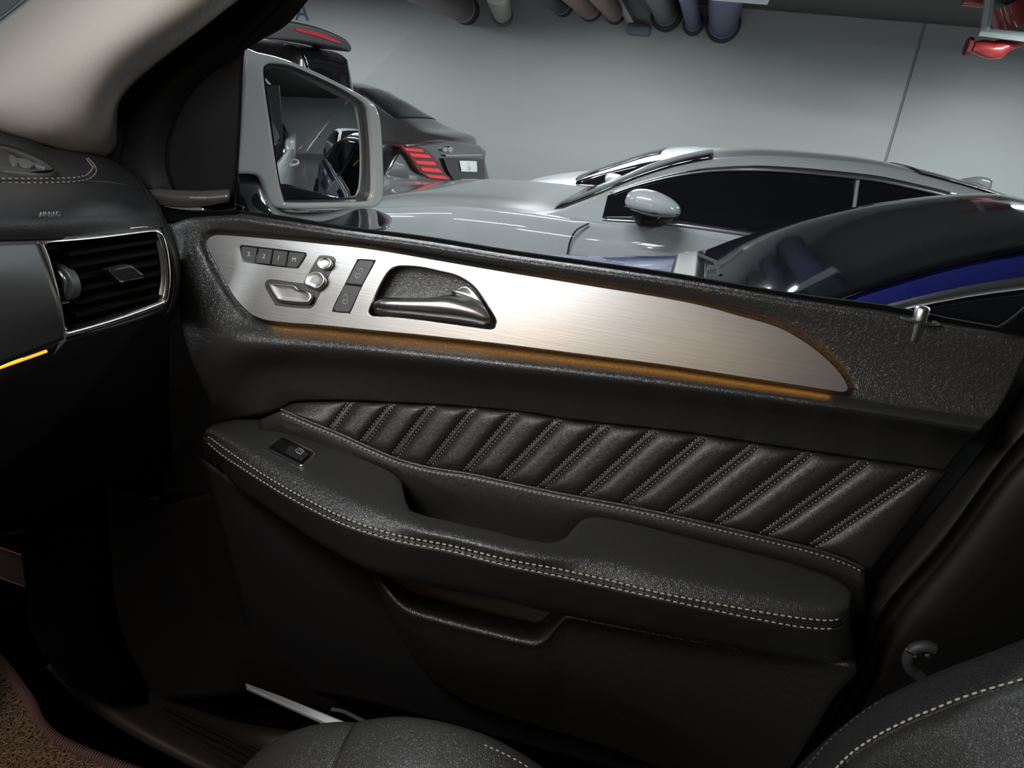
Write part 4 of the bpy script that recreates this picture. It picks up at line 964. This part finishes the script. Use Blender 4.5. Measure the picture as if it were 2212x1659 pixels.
tube('strip_lip', [PY(534, 1487, .70), PY(618, 1525, .69), PY(715, 1569, .68), PY(838, 1621, .67)], .002, mat('strip_lip', (.55, .55, .55), .3, .8), sb, 6)
tube('seat_belt_anchor', cat([PY(716, 1532, .74), PY(740, 1536, .74), PY(770, 1550, .73), PY(805, 1568, .72)], 5), .003, BTN, sb, 6)
# rubber floor and footwell floor
mk('footwell_floor', [V((-1.0, -.3, .45)), V((.4, -.3, .45)), V((.4, .92, .45)), V((-1.0, .92, .45))], [(0, 1, 2, 3)], CARP, body, thick=.01)
mk('firewall', [V((-1.0, -.4, .45)), V((-1.0, .95, .45)), V((-1.0, .95, 1.25)), V((-1.0, -.4, 1.25))], [(0, 1, 2, 3)], DARK, body, thick=.01)
# trim panel at lower left, its amber lit edges painted in copper
FK = Fr(PX(20, 1220, -.62), (0, 1, 0), (0, 0, 1))
gb = thing('footrest_panel', PX(20, 1220, -.62), 'dim brown panel with two thin copper lines standing for amber lit edges at the left edge', 'trim panel')
solid('panel_face', FK, [(-60, 1160), (48, 1198), (57, 1268), (-60, 1230)], -.01, 0, mat('dim_brown', (.035, .02, .018), .5), gb, bevel=.001, sm=0)
COP = mat('lit_edge_line', (.55, .26, .17), .35, .8)
for a in ([(-60, 1162), (44, 1198)], [(-60, 1226), (53, 1267)]):
    tube('lit_edge_line', [FK.w(*a[0], .002), FK.w(*a[1], .002)], .0008, COP, gb, 6)

# floor mat of looped coil
ME = [(-40, 1395), (0, 1433), (35, 1480), (62, 1520), (80, 1560), (110, 1592), (150, 1615), (210, 1640), (290, 1670), (380, 1700)]
mz = -.80
COIL = mat('brown_coil', (.13, .075, .038), .8)
mt = thing('floor_mat', PZ(60, 1600, mz), 'brown looped coil floor mat with stitched edge at lower left', 'floor mat')
vs = [PZ(a, b, mz) for a, b in ME]+[PZ(380, 1760, mz), PZ(-140, 1760, mz), PZ(-140, 1395, mz)]
mk('mat_base', vs, [tuple(range(len(vs)))], mat('mat_backing', (.03, .018, .012), .9), mt, thick=.006)
edge = cat([PZ(a, b, mz+.004) for a, b in ME], 6)
tube('mat_binding', edge, .0065, mat('binding', (.030, .014, .012), .8), mt, 8)
# binding thread wraps
P = resample(edge, 110); vs = []; fs = []
for i in range(1, 109):
    d = (P[i+1]-P[i-1]).normalized(); s = d.cross(V((0, 0, 1)))
    arc = [P[i]+s*math.cos(a)*.0075+V((0, 0, math.sin(a)*.0075))+d*.0022*math.cos(a) for a in np.linspace(0, math.pi, 6)]
    a_, f_ = tube_data(arc, .0011, 4); n0 = len(vs); vs += a_; fs += [tuple(q+n0 for q in f) for f in f_]
bw = mk('binding_thread', vs, fs, mat('binding_thread', (.10, .045, .035), .8), mt); bw['kind'] = 'stuff'
vs = []; fs = []; poly = [(a, b) for a, b in ME]+[(380, 1760), (-140, 1760), (-140, 1395)]
def inpoly(x, y, P):
    c = False; j = len(P)-1
    for i in range(len(P)):
        if (P[i][1] > y) != (P[j][1] > y) and x < (P[j][0]-P[i][0])*(y-P[i][1])/(P[j][1]-P[i][1])+P[i][0]: c = not c
        j = i
    return c
n_ = 0
while n_ < 3600:
    x = random.uniform(-60, 330); y = random.uniform(1400, 1700)
    if not inpoly(x+7, y-9, poly): continue
    n_ += 1
    c = PZ(x, y, mz+random.uniform(.004, .012)); r = random.uniform(.002, .0048); q = Matrix.Rotation(random.uniform(0, 6.28), 3, 'Z') @ Matrix.Rotation(random.uniform(-1.2, 1.2), 3, 'X')
    a0 = random.uniform(3.5, 6)
    arc = [c+q @ V((r*math.cos(a), r*math.sin(a), r*.5*a/6)) for a in np.linspace(0, a0, 8)]
    a_, f_ = tube_data(arc, .00042, 3); n0 = len(vs); vs += a_; fs += [tuple(k+n0 for k in f) for f in f_]
cl = mk('coil_pile', vs, fs, COIL, mt); cl['kind'] = 'stuff'

# seat
seat = thing('passenger_seat', (.1, .4, .7), 'black leather passenger seat, its cushion edge and backrest side in view', 'seat')
SEATL = mat('shaded_seat_leather', (.028, .027, .026), .42, spec=.35, bump=('leather', .5, .0006, 400))  # backrest tone, darkened to carry the shade on it
CUSH = mat('lit_seat_leather', (.048, .047, .046), .38, spec=.6, bump=('leather', .6, .0006, 400))  # same leather, lighter to carry the light on the cushion
cu_ = [(480, 1720), (540, 1645), (600, 1602), (660, 1580), (715, 1572), (762, 1573)]
cu2 = [(762, 1573), (800, 1566), (860, 1562), (930, 1570), (1000, 1588), (1070, 1615), (1150, 1662), (1230, 1720)]
def cush(nm, pts, Yc, k=1):
    A = [PY(a, b, Yc) for a, b in pts]
    return loft(nm, [[p+V((0, .05, -.16)) for p in A], [p+V((0, .035, -.05)) for p in A], [p+V((0, .018, -.012)) for p in A], A, [p+V((0, -.035, -.006)) for p in A], [p+V((0, -.09, -.03)) for p in A], [p+V((0, -.2, -.06)) for p in A]], CUSH, seat, nu=40, sub=6, ang=80)
cush('cushion_front', cu_, .58); cush('cushion_bolster', [(a, b-1) for a, b in cu2], .578)
tube('cushion_seam', [PY(762, 1573, .578)+V((0, y, z)) for y, z in ((.018, -.012), (0, .0005), (-.035, -.005), (-.09, -.029))], .0022, DARK, seat, 6)
stitches('stitching', cat([PY(1046, 1608, .566), PY(1090, 1628, .562), PY(1130, 1650, .558), PY(1160, 1672, .555)], 8), THREAD, seat, L=.004, gap=.003, r=.0006, off=.004)
SO = [(1660, 1760), (1740, 1660), (1800, 1592), (1882, 1527), (1940, 1494), (2041, 1449), (2141, 1412), (2212, 1384), (2300, 1350)]
SI = [(1740, 1760), (1817, 1656), (1890, 1599), (1974, 1556), (2020, 1537), (2074, 1515), (2140, 1493), (2212, 1472), (2300, 1440)]
SB = [(1840, 1800), (1900, 1730), (1980, 1660), (2060, 1610), (2110, 1590), (2160, 1570), (2212, 1550), (2260, 1540), (2330, 1520)]
SB2 = [(1940, 1900), (2010, 1820), (2070, 1760), (2130, 1720), (2180, 1700), (2230, 1680), (2290, 1670), (2330, 1650), (2400, 1640)]
W_ = lambda pts, Y: [PY(a, b, Y) for a, b in pts]
seatside = mat('seat_side_leather', (.026, .026, .026), .45, bump=('leather', .6, .0009, 420))
loft('backrest_side', [[p+V((0, .05, -.09)) for p in W_(SO, .64)], W_(SO, .64), W_([((a+c)/2, (b+d)/2) for (a, b), (c, d) in zip(SO, SI)], .60), W_(SI, .575)], seatside, seat, nu=50, ang=80)
loft('backrest_bolster', [W_(SI, .577), W_([(a*.75+c*.25, b*.75+d*.25) for (a, b), (c, d) in zip(SI, SB)], .555), W_(SB, .535), W_(SB2, .50)], SEATL, seat, nu=50, ang=80)
tube('backrest_piping', cat([PY(a+1, b+4, .568) for a, b in SI], 6), .0028, seatside, seat, 8)
stitches('stitching', cat([PY(a, b, .638) for a, b in SO], 8), THREADD, seat, L=.0052, gap=.003, r=.0006, off=.004)
stitches('stitching', cat([PY(a-3, b-6, .572) for a, b in SI], 8), THREAD, seat, L=.0052, gap=.0022, r=.0009, off=.004)

# centre pillar behind the door
bp1 = [(2330, 640), (2215, 830), (2130, 965), (1995, 1130), (1885, 1262), (1845, 1340), (1800, 1440), (1680, 1680)]
bp2 = [(2400, 720), (2250, 900), (2165, 1000), (2040, 1170), (1925, 1300), (1890, 1370), (1860, 1450), (1730, 1680)]
bp3 = [(2430, 760), (2275, 930), (2180, 1030), (2060, 1190), (1945, 1325), (1905, 1400), (1880, 1480), (1750, 1680)]
bp4 = [(2500, 860), (2350, 1000), (2260, 1100), (2150, 1220), (2060, 1320), (1960, 1400), (1910, 1480), (1790, 1700)]
bp5 = [(2600, 960), (2480, 1100), (2400, 1180), (2300, 1300), (2200, 1400), (2100, 1480), (2000, 1560), (1880, 1760)]
pill = mat('pillar_brown_black', (.014, .012, .011), .55, spec=.35)
loft('door_seal', [W_(bp1, .90), W_([(a-12, b-6) for a, b in bp2], .862), W_(bp2, .868)], pill, body, nu=40)
loft('centre_pillar', [W_(bp2, .88), W_(bp3, .872), W_([(a+8, b+8) for a, b in bp3], .845), W_(bp4, .835), W_(bp5, .86)], pill, body, nu=40)
sbg = thing('belt_guide', PY(1985, 1430, .74), 'dark curved seat belt guide between the centre pillar and the seat', 'belt guide')
tube('guide_loop', cat([PY(2018, 1402, .74), PY(2000, 1396, .74), PY(1975, 1402, .74), PY(1962, 1422, .74), PY(1968, 1445, .74), PY(1990, 1462, .74)], 5), .007, mat('guide_grey', (.035, .035, .035), .5), sbg, 8)
tube('guide_tip', [PY(2018, 1402, .74), PY(2012, 1412, .74), PY(2000, 1416, .74)], .006, DARK, sbg, 8)
# rear window frame at right edge
loft('rear_frame', [[PY(2140, 712, .884), PY(2180, 690, .884), PY(2235, 640, .884), PY(2300, 560, .86)], [PY(2145, 740, .884), PY(2200, 735, .884), PY(2260, 700, .884), PY(2330, 640, .87)]], sail_pl, door, nu=14)

# roof, far side, console: shade the cabin
HL = mat('headliner', (.60, .57, .53), .9)
box('roof_lining', (-.30, -.80, 1.80), (2.2, .78, 1.83), HL, body)
box('roof_skin', (-.34, -.84, 1.835), (2.3, .80, 1.86), OUT, body)
box('rear_bulkhead', (1.3, -.9, .4), (1.35, .9, 1.83), DARK, body)
box('driver_door', (-.9, -.92, .4), (1.3, -.86, 1.22), DARK, body)
box('dash_crossbody', (-1.0, -.86, .75), (-.70, .50, 1.20), LEA, dash, bevel=.04)
box('side_structure', (-1.1, .905, .42), (-.60, .925, 1.22), DARK, body)
box('centre_console', (-.62, -.22, .45), (.6, .02, .82), PLAS, body, bevel=.03)
box('overhead_console', (-.28, -.16, 1.745), (.18, .0, 1.80), HL, body, bevel=.01)
box('rear_quarter', (1.15, .93, .45), (3.0, 1.03, zb_), OUT, body, bevel=.04)
